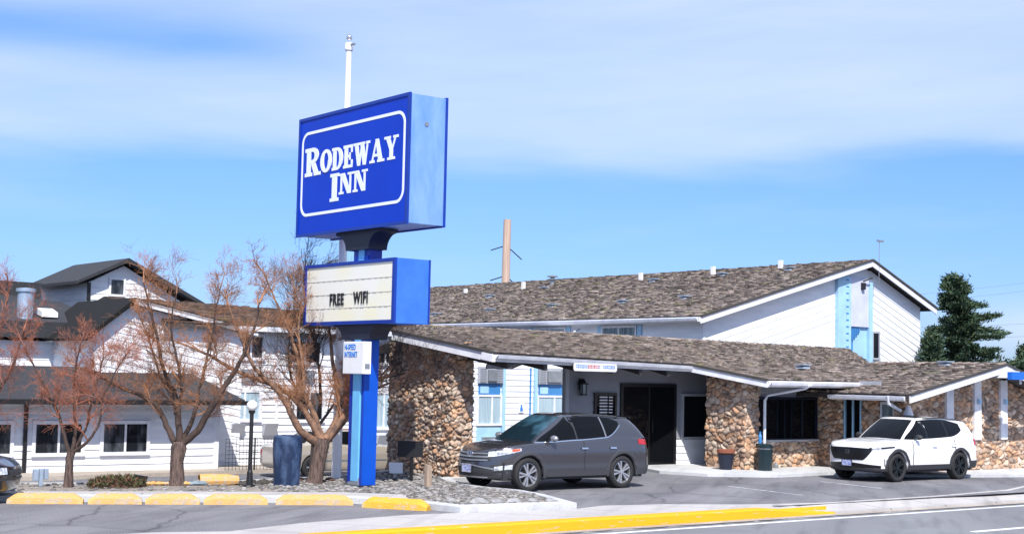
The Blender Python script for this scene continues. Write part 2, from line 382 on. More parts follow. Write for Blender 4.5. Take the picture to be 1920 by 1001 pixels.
# planted island: kerb band round gravel
isl = [(8.7,27.4),(9.3,27.05),(12.2,25.65),(14.9,24.15),(15.5,23.2),(15.75,21.55),(18.35,21.3),(19.1,23.2),(19.35,24.3),(19.15,25.4),(19.5,26.8),(19.9,27.6),(20.6,27.85),(20.6,30.9),(17.6,29.4),(14.2,28.9),(10.4,30.1),(9.1,30.5)]
cen = Vector((15.5, 26.5))
def inset(poly, d):
    out_ = []; n = len(poly)
    for i in range(n):
        p, q, r = Vector(poly[i-1]), Vector(poly[i]), Vector(poly[(i+1) % n])
        e1, e2 = (q-p).normalized(), (r-q).normalized(); nn = Vector((-e1.y-e2.y, e1.x+e2.x)).normalized()
        out_.append(tuple(q+nn*d/max(0.5, nn.dot(Vector((-e1.y, e1.x))))))
    return out_
inn = inset(isl, 0.27)
m = MB(); n = len(isl)
for i in range(n):
    j = (i+1) % n
    A0, A1, B0, B1 = isl[i], isl[j], inn[i], inn[j]
    m.face([(*A0,-0.05),(*A1,-0.05),(*A1,0.11),(*A0,0.11)]); m.face([(*A0,0.11),(*A1,0.11),(*B1,0.125),(*B0,0.125)]); m.face([(*B0,0.125),(*B1,0.125),(*B1,0.05),(*B0,0.05)])
struct('island_kerb', m, 'concrete_pale')
# paved strip behind the wheel stops, then gravel
fr_ = [(9.1,27.5),(12.3,25.95),(15.0,24.5),(15.8,23.3)]; bk_ = [(9.2,28.2),(12.6,26.75),(15.6,25.2),(16.35,24.3)]
m = MB()
for i in range(3): m.hexa([(*fr_[i],.06),(*fr_[i+1],.06),(*bk_[i+1],.06),(*bk_[i],.06)],[(*fr_[i],.113),(*fr_[i+1],.113),(*bk_[i+1],.110),(*bk_[i],.110)])
struct('paved_strip', m, 'concrete')
m = MB(); m.face([(*p,0.098) for p in inn]); struct('island_gravel', m, 'gravel')
# loose pebbles on the island: real stones in one sheet of ground cover
m = MB()
def inpoly(p, poly):
    c = False; n = len(poly)
    for i in range(n):
        x0, y0 = poly[i-1]; x1, y1 = poly[i]
        if (y0 > p[1]) != (y1 > p[1]) and p[0] < (x1-x0)*(p[1]-y0)/(y1-y0)+x0: c = not c
    return c
def rock(mb, b, a, z, r, c=None, sq=0.6):
    mb_v = []; n1, n2 = 4, 7
    ph = random.uniform(0, 6); rows = []
    for j in range(n1+1):
        t = pi*j/n1; ring = []
        for k in range(n2):
            u = ph+2*pi*k/n2; q = r*random.uniform(0.8, 1.15)
            ring.append((b+q*sin(t)*cos(u)*1.25, a+q*sin(t)*sin(u), z+q*cos(t)*sq))
        rows.append(ring)
    mb.grid(rows, c, closed=True)
cnt = 0
while cnt < 2600:
    p = (random.uniform(9, 20.5), random.uniform(21.5, 30.5))
    if not inpoly(p, inn) or inpoly(p, fr_+bk_[::-1]): continue
    near = p[0] > 14.5
    if not near and random.random() < 0.8: continue
    r = random.choice((0.02,0.025,0.03,0.035,0.05)) 
    k = random.uniform(0.10, 0.36); rock(m, p[0], p[1], 0.11, r, (k*1.02, k*0.98, k*0.96)); cnt += 1
addm('pebble', (0.4,0.4,0.4), 0.9, attr=True, var=0.2)
m2 = struct('pebbles', m, 'pebble', normals=False); m2['kind'] = 'stuff'; tag(m2, 'loose grey and tan pebbles strewn over the planted island', 'gravel')
RL = ['biggest pale grey rock at the street tip of the gravel island','flattish grey rock just right of the biggest one at the island tip','middle grey rock in the row along the sidewalk','small grey rock near the right end of the row by the sidewalk','small grey rock set a little back from the biggest rock','smallest grey rock, last on the right beside the pale kerb']
rocks = [(16.6,22.1,.16),(16.95,22.0,.11),(17.3,21.95,.13),(17.75,21.9,.10),(16.3,22.6,.10),(18.1,21.8,.09)]
for k, (b, a, r) in enumerate(rocks):
    m = MB(); q = 0.30+0.06*random.random(); rock(m, b, a, 0.12, r, (q,q,q*1.03))
    solo('landscape_rock', m, 'pebble', RL[k], 'rock', b, a, 0.1, group='grey rocks at the tip of the island')
# walkway along the office
wk = [(25.4,30.3),(27.9,29.8),(27.3,28.3),(27.7,26.9),(29.3,25.9),(31.6,26.1),(33.0,24.6),(35.4,23.6),(38,22.9),(46,22.9),(46,25.2),(33.9,25.2),(33.9,30.4)]
m = MB(); m.hexa([(*p,-0.05) for p in wk], [(*p,0.075) for p in wk]); struct('walkway', m, 'concrete_pale')
# pale strip of path along the left building
m = MB(); m.hexa([(5,37.5,-.7),(21,38.6,-.7),(21,41,-.7),(5,41,-.7)],[(5,37.5,-.38),(21,38.6,-.40),(21,41,-.40),(5,41,-.38)])
m.hexa([(21.004,38.6,-.7),(30,38.8,-.7),(30,41,-.7),(21.004,41,-.7)],[(21.004,38.6,-.41),(30,38.8,-.41),(30,41,-.41),(21.004,41,-.41)]); struct('path', m, 'dirt')
# cast shadow painted as a dark sheet on the ground beside the stone wall
m = MB(); m.face([(17.7,27.4,0.103),(20.0,27.9,0.103),(20.0,30.6,0.103),(17.9,29.2,0.103)]); addm('shadow_patch', (0.03,0.025,0.022), 0.95, var=0.5, vscale=20, bump=1); struct('shadow_patch', m, 'shadow_patch')

# ------------------------------------------------------------------ building helpers
class Pl:
    def __init__(s, ax, c, sg=-1): s.ax, s.c, s.sg = ax, c, sg
    def pt(s, u, z, o=0.0): return (u, s.c+s.sg*o, z) if s.ax == 'a' else (s.c+s.sg*o, u, z)
def clip(poly, x0, y0, nx, ny):    # keep side where (p-p0).n >= 0
    outp = []
    for i in range(len(poly)):
        p, q = poly[i-1], poly[i]; dp = (p[0]-x0)*nx+(p[1]-y0)*ny; dq = (q[0]-x0)*nx+(q[1]-y0)*ny
        if (dp >= 0) != (dq >= 0):
            t = dp/(dp-dq); outp.append((p[0]+(q[0]-p[0])*t, p[1]+(q[1]-p[1])*t))
        if dq >= 0: outp.append(q)
    return outp
def siding(mb, pl, poly, expo=0.2, ang=0.0, lip=0.022, c=None):
    """lap siding: every board leans out towards its lower edge"""
    ar = sum(poly[i-1][0]*poly[i][1]-poly[i][0]*poly[i-1][1] for i in range(len(poly)))
    if ar < 0: poly = poly[::-1]
    ca, sa = cos(ang), sin(ang)
    T = lambda p: (p[0]*ca+p[1]*sa, -p[0]*sa+p[1]*ca); I = lambda s_, t_: (s_*ca-t_*sa, s_*sa+t_*ca)
    pts = [T(p) for p in poly]; s0 = min(p[0] for p in pts)-1; s1 = max(p[0] for p in pts)+1
    t = math.floor(min(p[1] for p in pts)/expo)*expo; tm = max(p[1] for p in pts)
    while t < tm:
        q = [(s0,t),(s1,t),(s1,t+expo),(s0,t+expo)]
        for i in range(len(pts)):
            p0, p1 = pts[i-1], pts[i]; nx, ny = -(p1[1]-p0[1]), p1[0]-p0[0]
            q = clip(q, p0[0], p0[1], nx, ny)
            if len(q) < 3: break
        if len(q) >= 3:
            li = lip*random.uniform(0.85, 1.15)
            def P(s_, t_): 
                x, z = I(s_, t_); return pl.pt(x, z, 0.002+li*(1-(t_-t)/expo))
            mb.face([P(*v) for v in q], c)
            lowp = sorted([v for v in q if abs(v[1]-t) < 1e-6])
            if len(lowp) >= 2:
                a_, b_ = lowp[0], lowp[-1]; xa, za = I(*a_); xb, zb = I(*b_)
                mb.face([P(*a_), P(*b_), pl.pt(xb, zb, 0.0), pl.pt(xa, za, 0.0)], c)
        t += expo
def pbox(mb, pl, u0, u1, z0, z1, o0, o1, c=None):
    mb.hexa([pl.pt(u0,z0,o0),pl.pt(u1,z0,o0),pl.pt(u1,z0,o1),pl.pt(u0,z0,o1)],[pl.pt(u0,z1,o0),pl.pt(u1,z1,o0),pl.pt(u1,z1,o1),pl.pt(u0,z1,o1)], c)
def window(root, pl, u0, u1, z0, z1, fm='trim_white', gm='glass_bldg', mull=(0.5,), fw_=0.07, o=0.045, name='window', sill=True):
    f = MB()
    pbox(f,pl,u0-fw_,u1+fw_,z1,z1+fw_,0.0,o+.03); pbox(f,pl,u0-fw_,u1+fw_,z0-fw_,z0,0.0,o+.03+(.03 if sill else 0))
    pbox(f,pl,u0-fw_,u0,z0,z1,0.0,o+.03); pbox(f,pl,u1,u1+fw_,z0,z1,0.0,o+.03)
    for k in mull:
        x = u0+(u1-u0)*k; pbox(f,pl,x-.03,x+.03,z0,z1,0.0,o+.022)
    w = f.build(name, fm, root); sub(w, root)
    g = MB(); pbox(g,pl,u0,u1,z0,z1,0.003,o); p = g.build('pane', gm, w); return w
def board(mb, p, q, h, t, n, drop=0.0):
    p, q = Vector(p)-Vector((0,0,drop)), Vector(q)-Vector((0,0,drop)); n = Vector((n[0], n[1], 0)).normalized()*t; d = Vector((0,0,-h))
    mb.hexa([p+d, q+d, q+d+n, p+d+n], [p, q, q+n, p+n])
def lerp(p, q, t): return tuple(p[i]+(q[i]-p[i])*t for i in range(3))
def pline(pts):
    L = [0.0]
    for i in range(1, len(pts)): L.append(L[-1]+(Vector(pts[i])-Vector(pts[i-1])).length)
    def f(t):
        s = t*L[-1]
        for i in range(1, len(pts)):
            if s <= L[i]+1e-9 or i == len(pts)-1:
                return lerp(pts[i-1], pts[i], min(1, (s-L[i-1])/max(1e-9, L[i]-L[i-1])))
    return f, L[-1]
SHK = [(0.31,0.255,0.225),(0.25,0.205,0.18),(0.40,0.34,0.30),(0.19,0.155,0.14),(0.28,0.235,0.21),(0.34,0.27,0.23),(0.12,0.10,0.09),(0.22,0.17,0.145)]
def shakes(mb, bot, top, expo=0.26, w0=0.11, w1=0.24, pal=SHK, th=(0.025, 0.075), lift=0.01, ragged=0.06, moss=0.02):
    fb, Lb = pline(bot); ft, Lt = pline(top)
    hgt = (Vector(fb(.5))-Vector(ft(.5))).length; nr = max(1, int(hgt/expo))
    nrm = (Vector(fb(.6))-Vector(fb(.4))).cross(Vector(ft(.5))-Vector(fb(.5))).normalized()
    if nrm.z < 0: nrm = -nrm
    for j in range(nr):
        u = 0.0; L = max(Lb, Lt)
        while u < L:
            w = random.uniform(w0, w1); ua, ub = u/L, min(1, (u+w-0.006)/L)
            jr = random.uniform(-ragged, ragged)/hgt if j > 0 else random.uniform(-0.03, 0.0)/hgt
            v0 = max(-0.04/hgt, j/nr+jr); v1 = min(1.0, (j+1.3)/nr)
            t = random.uniform(*th)
            def P(uu_, v): return Vector(lerp(fb(uu_), ft(uu_), v))
            c = random.choice(pal); k = random.uniform(0.8, 1.2)
            c = (c[0]*k, c[1]*k, c[2]*k)
            if random.random() < moss: c = (c[0]*0.85, c[1]*0.98, c[2]*0.6)
            a_, b_, c_, d_ = P(ua,v0), P(ub,v0), P(ub,v1), P(ua,v1)
            hi = nrm*(t+lift); lo = nrm*lift; t2 = nrm*(lift+0.006)
            tw = nrm*random.uniform(-0.006, 0.010)
            i = len(mb.v); mb.v += [tuple(x) for x in (a_+lo, b_+lo, b_+hi+tw, a_+hi, c_+t2, d_+t2)]
            mb.f += [(i,i+1,i+2,i+3),(i+3,i+2,i+4,i+5),(i+1,i+4,i+2),(i,i+3,i+5)]; mb.c += [c]*4
            u += w
def deck(mb, poly, th=0.12, c=None):    # closed slab below a roof polygon
    mb.hexa([(p[0],p[1],p[2]-th) for p in poly], [tuple(p) for p in poly], c)
import numpy as np
STP = [(0.66,0.46,0.33),(0.60,0.41,0.29),(0.72,0.55,0.42),(0.50,0.32,0.22),(0.66,0.39,0.24),(0.68,0.40,0.24),(0.46,0.34,0.27),(0.76,0.61,0.49),(0.62,0.47,0.37),(0.38,0.25,0.18)]
def stonework(name, root, path, z0, z1f, m='stone', cw=0.24, ch=0.115, res=0.024, seed=1, depth=0.085, pal=STP):
    """path: list of (b, a) corners; the outside is on the right hand; z1f: height or function of path length"""
    rng = np.random.RandomState(seed); P, Nn = [], []
    pts = [Vector(p) for p in path]
    for i in range(len(pts)-1):
        d = pts[i+1]-pts[i]; L = d.length; d.normalize(); n = Vector((d.y, -d.x)); k = max(1, int(L/res))
        for j in range(k): P.append(pts[i]+d*(L*j/k)); Nn.append(n)
        if i < len(pts)-2:
            d2 = (pts[i+2]-pts[i+1]).normalized(); n2 = Vector((d2.y, -d2.x))
            for j in range(1, 5): P.append(pts[i+1]); Nn.append((n.lerp(n2, j/5)).normalized())
    P.append(pts[-1]); Nn.append(n if len(pts) == 2 else n2)
    P = np.array([tuple(p) for p in P]); Nn = np.array([tuple(p) for p in Nn])
    # arc length measured on the displaced surface
    S = np.zeros(len(P)); 
    for i in range(1, len(P)): S[i] = S[i-1]+np.linalg.norm((P[i]+Nn[i]*0.05)-(P[i-1]+Nn[i-1]*0.05))
    zt = np.array([z1f(s/S[-1]) if callable(z1f) else z1f for s in S]); zm = zt.max()
    nz = int((zm-z0)/res)+1
    V = np.linspace(0, 1, nz)
    s = np.repeat(S[None,:], nz, 0); z = z0+V[:,None]*(zt[None,:]-z0)
    # irregular cells
    ncx, ncz = int(S[-1]/cw)+4, int((zm-z0)/ch)+4
    gx, gz = np.meshgrid(np.arange(-1, ncx-1), np.arange(-1, ncz-1))
    offr = (gz % 2)*0.5
    sx = (gx+offr+rng.uniform(-.55,.55,gx.shape))*cw; sz = z0+(gz+rng.uniform(-.48,.48,gx.shape))*ch
    warp = 0.03*np.sin(s*5.3+z*3+seed)+0.02*np.sin(s*11-z*7)
    zz = z+warp; ss = s+0.02*np.sin(z*21+s*4)
    nsd = sx.size; sxf, szf = sx.ravel(), sz.ravel(); wgt = rng.uniform(0, 0.0016, nsd)
    base = rng.uniform(0.35, 1.0, nsd)*depth; tx = rng.uniform(-.25,.25,nsd); tz = rng.uniform(-.8,.3,nsd)
    col = np.array([pal[k] for k in rng.randint(0, len(pal), nsd)])*rng.uniform(.75,1.2,(nsd,1))
    sgn = rng.uniform(.45, 1.0, nsd); H = np.zeros(s.shape); C = np.zeros(s.shape+(3,))
    for r in range(nz):
        dx = (ss[r][:,None]-sxf[None,:])*0.62; dz = (zz[r][:,None]-szf[None,:])
        D = 0.45*np.sqrt(dx*dx+dz*dz)+0.55*np.maximum(np.abs(dx*sgn[None,:]+dz), np.abs(dx-dz*sgn[None,:]))*.85+wgt[None,:]*8
        idx = np.argpartition(D, 1, axis=1)[:, :2]
        dd = np.take_along_axis(D, idx, 1); o = np.argsort(dd, 1); idx = np.take_along_axis(idx, o, 1); dd = np.take_along_axis(dd, o, 1)
        i0 = idx[:,0]; e = np.clip((dd[:,1]-dd[:,0])/0.034, 0, 1); e = e**0.6
        fx = ss[r]-sxf[i0]; fz = zz[r]-szf[i0]
        rough = 0.012*np.sin(fx*60+i0)*np.sin(fz*75+i0*2)
        facet = np.minimum(base[i0]+fx*tx[i0]*.5+fz*tz[i0]*.6, base[i0]+0.012-np.abs(fx)*0.12)
        H[r] = e*(np.maximum(facet, 0.02)+rough*e)
        mort = np.clip(e*1.25, 0, 1)[:,None]
        C[r] = col[i0]*mort+np.array([.05,.04,.035])*(1-mort)
    X = P[None,:,0]+Nn[None,:,0]*H; Y = P[None,:,1]+Nn[None,:,1]*H
    ns = len(P); o3 = BASES.get(root.name, (0,0,0)) if root else (0,0,0)
    co = np.stack([X-o3[0], Y-o3[1], z-o3[2]], -1).reshape(-1,3)
    i = np.arange(nz-1)[:,None]*ns+np.arange(ns-1)[None,:]
    F = np.stack([i, i+1, i+ns+1, i+ns], -1).reshape(-1,4)
    me = bpy.data.meshes.new(name); me.vertices.add(len(co)); me.vertices.foreach_set('co', co.ravel())
    me.loops.add(F.size); me.loops.foreach_set('vertex_index', F.ravel()); me.polygons.add(len(F))
    me.polygons.foreach_set('loop_start', np.arange(0, F.size, 4)); me.update(calc_edges=True)
    ca = me.color_attributes.new('col', 'FLOAT_COLOR', 'POINT')
    ca.data.foreach_set('color', np.concatenate([C.reshape(-1,3), np.ones((len(co),1))], 1).ravel())
    me.materials.append(MT[m]); me.validate()
    o = bpy.data.objects.new(name, me); COL.objects.link(o); o.parent = root; return o
def downspout(root, pts, r=0.045, m='trim_white'):
    t = MB(); t.tube(pts, r, n=8); return t.build('downspout', m, root, smooth=True)
def roof_vent(root, b, a, z, slope_b=0.0, slope_a=0.0, s=1.0):
    t = MB(); s = s*.72; h = 0.07*s; w = 0.22*s
    t.hexa([(b-w,a-w,z+slope_b*-w+slope_a*-w),(b+w,a-w,z+slope_b*w-slope_a*w),(b+w,a+w,z+slope_b*w+slope_a*w),(b-w,a+w,z-slope_b*w+slope_a*w)],
           [(b-w*.8,a-w*.8,z+h+.02),(b+w*.8,a-w*.8,z+h+.05),(b+w*.8,a+w*.8,z+h+.05),(b-w*.8,a+w*.8,z+h+.02)])
    t.box(b-w*1.15,b+w*1.15,a-w*1.15,a+w*1.15,z+h+.05,z+h+.085)
    return t.build('roof_vent', 'vent_grey', root)

# ------------------------------------------------------------------ office (the low building with the porch)
OFF = thing('office_building', 'low office with shake roof, stone walls and a deep porch over the dark entrance', 'building', 30.0, 30.0)
E2L, E2R, E4L, E4R = (20.11,26.38,3.06), (29.3,29.2,2.97), (29.85,26.75,2.57), (34.5,26.78,2.58)
R1B, RT, RM, RR = (19.5,29.65,3.58), (22.6,33.0,3.85), (29.55,33.2,3.83), (41.3,33.2,3.72)
# gable wing planes
GE, GR = (32.8,2.25), (37.35,3.17)
GRd = 24.3
m = MB()
shakes(m, [E2L, E2R], [R1B, RT, RM], expo=.22)
# the triangle between the forward-jutting eave and the main slope, and the slope above the long eave
P29 = lerp(E2R, RM, 0.0)
shakes(m, [E4L, E4R, (36.0,27.1,2.85)], [E2R, (34.5,29.22,3.02), (37.4,29.22,3.17)], ragged=.04)
shakes(m, [E2R, (34.5,29.2,3.01), (37.4,29.2,3.16)], [RM, (35.5,33.2,3.77), RR], ragged=.04)
shakes(m, [(32.8,GRd,2.25),(32.8,27.9,2.25)], [(37.35,GRd,3.17),(37.35,29.0,3.17)])
shakes(m, [(41.9,GRd,2.0),(41.9,29,2.0)], [(37.35,GRd,3.17),(37.35,29.0,3.17)], w0=.3, w1=.5)
rf = m.build('roof', 'shake', OFF, normals=False); sub(rf, OFF)
m = MB()
def slab(pts, th=0.13):
    # split into triangles so that each slab piece is planar
    for i in range(1, len(pts)-1): m.hexa([(p[0],p[1],p[2]-th) for p in (pts[0],pts[i],pts[i+1])],[tuple(p) for p in (pts[0],pts[i],pts[i+1])])
def patchdeck(bot, top, th=.13, dz=-.012, n=24, k=6):
    fb, _ = pline(bot); ft, _ = pline(top)
    U_ = [[lerp(fb(i/n), ft(i/n), j/k) for i in range(n+1)] for j in range(k+1)]
    m.grid([[(p[0],p[1],p[2]+dz) for p in r] for r in U_]); m.grid([[(p[0],p[1],p[2]-th) for p in r] for r in U_], flip=True)
    for e in (U_[0], U_[-1], [r[0] for r in U_], [r[-1] for r in U_]): m.grid([[(p[0],p[1],p[2]+dz) for p in e], [(p[0],p[1],p[2]-th) for p in e]])
PA = ([E2L, E2R], [R1B, RT, RM]); PB_ = ([E4L, E4R, (36.0,27.1,2.85)], [E2R, (34.5,29.22,3.02), (37.4,29.22,3.17)]); PC = ([E2R, (34.5,29.2,3.01), (37.4,29.2,3.16)], [RM, (35.5,33.2,3.77), RR])
for pa_0, pa_1 in (PA, PB_, PC): patchdeck(pa_0, pa_1)
for s_ in (0,1):
    e = (32.8,2.25) if s_ == 0 else (41.9,2.0)
    m.hexa([(e[0],GRd,e[1]-.13),(37.35,GRd,3.04),(37.35,29.0,3.04),(e[0],29.0,e[1]-.13)],[(e[0],GRd,e[1]-.01),(37.35,GRd,3.16),(37.35,29.0,3.16),(e[0],29.0,e[1]-.01)])
# back slope
m.hexa([(22.6,33.0,3.72),(41.3,33.2,3.6),(41.3,33.9,3.4),(22.6,36,3.1)],[(22.6,33.0,3.85),(41.3,33.2,3.72),(41.3,33.9,3.5),(22.6,36,3.2)])
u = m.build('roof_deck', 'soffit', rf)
# ridge caps
for p, q in ((RT,RM),(RM,RR)):
    m = MB(); k = int((Vector(q)-Vector(p)).length/0.3)
    for i in range(k):
        s_, e_ = lerp(p,q,i/k), lerp(p,q,(i+1.1)/k); c = random.choice(SHK)
        m.hexa([(s_[0],s_[1]-.12,s_[2]+.0),(e_[0],e_[1]-.12,e_[2]+.0),(e_[0],e_[1]+.1,e_[2]),(s_[0],s_[1]+.1,s_[2])],[(s_[0],s_[1]-.02,s_[2]+.07),(e_[0],e_[1]-.02,e_[2]+.05),(e_[0],e_[1]+.02,e_[2]+.05),(s_[0],s_[1]+.02,s_[2]+.07)],c)
    m.build('ridge_cap', 'shake', rf)
m = MB()
for i in range(16):
    a0 = GRd+i*0.3; c = random.choice(SHK)
    m.hexa([(37.2,a0,3.14),(37.5,a0,3.14),(37.5,a0+.32,3.14),(37.2,a0+.32,3.14)],[(37.32,a0,3.245),(37.38,a0,3.245),(37.38,a0+.32,3.215),(37.32,a0+.32,3.215)],c)
m.build('ridge_cap', 'shake', rf)
# fascia and gutters
m = MB()
nl = (-0.98,-0.2)
board(m, R1B, E2L, 0.19, 0.04, nl, 0.037)
board(m, E2L, E2R, 0.15, 0.04, (0.3,-0.95), 0.06)
board(m, E2R, E4L, 0.17, 0.04, (-0.95,-0.25), 0.037)
board(m, E4L, E4R, 0.17, 0.04, (0,-1), 0.02)
board(m, (32.8,GRd,2.25), (37.35,GRd,3.17), 0.19, 0.045, (0,-1), 0.037)
board(m, (37.35,GRd,3.17), (41.9,GRd,2.0), 0.19, 0.045, (0,-1), 0.037)
m.build('fascia', 'trim_white', OFF)
for p_, q_, n_ in ((R1B,E2L,nl),(E2R,E4L,(-.95,-.25)),((32.8,GRd,2.25),(37.35,GRd,3.17),(0,-1)),((37.35,GRd,3.17),(41.9,GRd,2.0),(0,-1))):
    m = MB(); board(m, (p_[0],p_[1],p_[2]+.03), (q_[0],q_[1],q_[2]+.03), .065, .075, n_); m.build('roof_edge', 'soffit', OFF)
m = MB()
def gutter(p, q, n, h=0.12, w=0.12, dz=0.05):
    n = Vector((n[0],n[1],0)).normalized(); p, q = Vector(p)-Vector((0,0,dz)), Vector(q)-Vector((0,0,dz)); z = Vector((0,0,1))
    pr = [(0.042,0),(0.042,-h),(0.07,-h-.01),(0.042+w*.8,-h*.7),(0.042+w,-0.01),(0.042+w-.012,-.012),(0.06,-h*.8),(0.055,0)]
    m.grid([[b_+n*x+z*y for x, y in pr] for b_ in (p, q)], closed=True)
gutter(E2L, E2R, (0.3,-0.95)); gutter(E4L, E4R, (0,-1)); gutter((32.8,24.4,2.25),(32.8,27.0,2.25),(-1,0))
m.build('gutter', 'trim_white', OFF)
downspout(OFF, [(31.45,26.6,2.46),(31.4,26.75,2.36),(30.75,27.55,2.15),(30.68,27.6,2.0),(30.68,27.6,0.12)])
downspout(OFF, [(32.65,24.9,2.2),(32.68,24.9,2.0),(33.1,24.8,1.8)])
downspout(OFF, [(19.35,29.6,3.35),(19.0,29.9,3.1),(18.9,30.0,2.9),(18.9,30.0,1.9)], 0.05)
# little notch trim at the porch corner
m = MB(); m.hexa([(20.0,26.25,2.84),(20.08,26.25,2.84),(20.02,26.6,2.90),(19.94,26.6,2.90)],[(20.0,26.25,3.0),(20.08,26.25,3.0),(20.02,26.6,3.06),(19.94,26.6,3.06)]); m.build('corner_trim', 'trim_white', OFF)
# beams under the porch
m = MB()
for k in range(6):
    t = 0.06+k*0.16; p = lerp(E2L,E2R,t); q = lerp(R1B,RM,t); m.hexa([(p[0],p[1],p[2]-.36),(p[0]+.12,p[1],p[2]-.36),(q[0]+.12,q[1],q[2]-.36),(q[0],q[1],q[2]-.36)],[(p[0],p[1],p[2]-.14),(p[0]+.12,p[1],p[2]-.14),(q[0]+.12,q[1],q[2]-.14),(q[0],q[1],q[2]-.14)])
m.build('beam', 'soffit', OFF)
# walls
pd_ = Pl('a', 30.4)
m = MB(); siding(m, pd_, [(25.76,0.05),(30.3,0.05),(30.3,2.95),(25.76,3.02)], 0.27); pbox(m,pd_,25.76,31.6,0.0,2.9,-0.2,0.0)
m.build('wall', 'siding_porch_shade', OFF)
m = MB(); pbox(m,pd_,25.68,25.80,0.07,3.2,0.0,0.05); m.build('corner_board', 'siding_grey', OFF)
# entrance: dark double door in a dark frame
m = MB(); pbox(m,pd_,27.72,27.82,0.08,2.30,0.02,0.07); pbox(m,pd_,29.82,29.92,0.08,2.30,0.02,0.07); pbox(m,pd_,27.72,29.92,2.30,2.40,0.02,0.07); pbox(m,pd_,28.80,28.86,0.08,2.30,0.02,0.06)
dr = m.build('door', 'door_dark', OFF); sub(dr, OFF)
m = MB(); pbox(m,pd_,27.82,28.80,0.08,2.30,0.03,0.045); pbox(m,pd_,28.86,29.82,0.08,2.30,0.03,0.045); m.build('pane', 'glass_dark', dr)
for s_ in (28.72, 28.94): m = MB(); m.tube([pd_.pt(s_,1.0,.09),pd_.pt(s_,1.35,.09)], 0.010); m.build('handle', 'iron_black', dr)
window(OFF, pd_, 26.8, 27.5, 1.25, 2.05, 'soffit', 'glass_dark', mull=())
m = MB()
for k in range(9): 
    z = 1.3+k*0.085; pbox(m,pd_,26.93,27.22,z,z+.035,0.04,0.048); pbox(m,pd_,27.28,27.42,z,z+.03,0.04,0.048)
m.build('blind', 'trim_white', OFF)
w = window(OFF, pd_, 30.22, 31.45, 0.86, 2.05, 'siding_grey', 'glass_dark', mull=())
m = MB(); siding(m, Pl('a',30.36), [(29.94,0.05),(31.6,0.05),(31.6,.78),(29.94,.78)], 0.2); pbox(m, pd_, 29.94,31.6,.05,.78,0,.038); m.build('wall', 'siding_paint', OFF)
# carriage lamp on the wall
t = MB(); t.box(26.12,26.30,30.16,30.30,2.04,2.08); t.box(26.10,26.32,30.13,30.33,2.34,2.38); t.lathe([(0.09,2.38),(0.02,2.50)],26.21,30.23,8)
for x in (26.13,26.27):
    for y in (30.17,30.28): t.box(x,x+.015,y,y+.015,2.08,2.34)
t.box(26.17,26.25,30.3,30.38,2.2,2.5)
WL = t.build('wall_lantern', 'iron_black', OFF); sub(WL, OFF)
t = MB(); t.box(26.145,26.275,30.185,30.275,2.08,2.34); t.build('lantern_glass', 'glass_room', WL)
# stone pillars (fins at right angles to the street)
stonework('stone_pillar', OFF, [(20.65,30.6),(20.1,30.6),(20.1,27.9),(20.65,27.9),(20.65,30.6)], -0.1, 3.32, seed=3, cw=.20, ch=.10, res=.021)
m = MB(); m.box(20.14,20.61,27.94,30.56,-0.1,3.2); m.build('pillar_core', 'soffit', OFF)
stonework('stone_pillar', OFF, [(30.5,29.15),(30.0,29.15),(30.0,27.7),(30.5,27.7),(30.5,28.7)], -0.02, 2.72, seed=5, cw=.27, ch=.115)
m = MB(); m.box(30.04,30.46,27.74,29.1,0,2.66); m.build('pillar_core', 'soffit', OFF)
# window wall of the office
pw = Pl('a', 28.3)
m = MB(); pbox(m,pw,30.5,38.5,0,2.62,-0.25,0.0); m.build('wall', 'siding_grey', OFF)
m = MB(); siding(m, pw, [(30.6,2.1),(33.7,2.1),(33.7,2.6),(30.6,2.6)], 0.27); m.build('wall', 'siding_grey', OFF)
stonework('stone_base', OFF, [(30.5,28.2),(33.72,28.2)], 0.0, 0.80, seed=8, cw=.27, ch=.115)
m = MB(); pbox(m,pw,30.5,33.7,0.80,0.86,0.0,0.14); m.build('stone_sill', 'concrete_pale', OFF)
window(OFF, pw, 30.95, 33.60, 0.90, 2.02, 'bracket_dark', 'glass_dark', mull=(0.16,0.78), o=0.05)
# street side of the wing that faces the window wall: pillar, glazed door, pillar, window
pv = Pl('b', 33.80)
stonework('stone_pillar', OFF, [(33.76,28.25),(33.76,27.3)], 0.0, 2.5, seed=9, cw=.25, ch=.115)
stonework('stone_pillar', OFF, [(33.76,26.62),(33.76,26.0)], 0.0, 2.3, seed=10, cw=.25, ch=.115)
m = MB(); pbox(m,pv,26.0,28.6,2.12,2.6,0,.03); m.build('door_header', 'siding_grey', OFF)
for z0_, z1_, nm, mt_ in ((0.1,2.1,'door','trim_blue'),):
    m = MB(); pbox(m,pv,27.22,27.28,z0_,z1_,.0,.08); pbox(m,pv,26.64,26.70,z0_,z1_,.0,.08); pbox(m,pv,26.93,26.99,z0_,z1_,.0,.07); d2 = m.build(nm, mt_, OFF); sub(d2, OFF)
m = MB(); pbox(m,pv,26.70,27.22,.1,2.1,.0,.03); m.build('pane', 'glass_dark', d2)
m = MB(); siding(m, pv, [(25.5,.05),(26.0,.05),(26.0,2.2),(25.5,2.2)], .2); m.build('wall', 'siding_porch_shade', OFF)
window(OFF, pv, 25.55, 25.92, 1.0, 1.95, 'trim_white', 'glass_room', mull=())
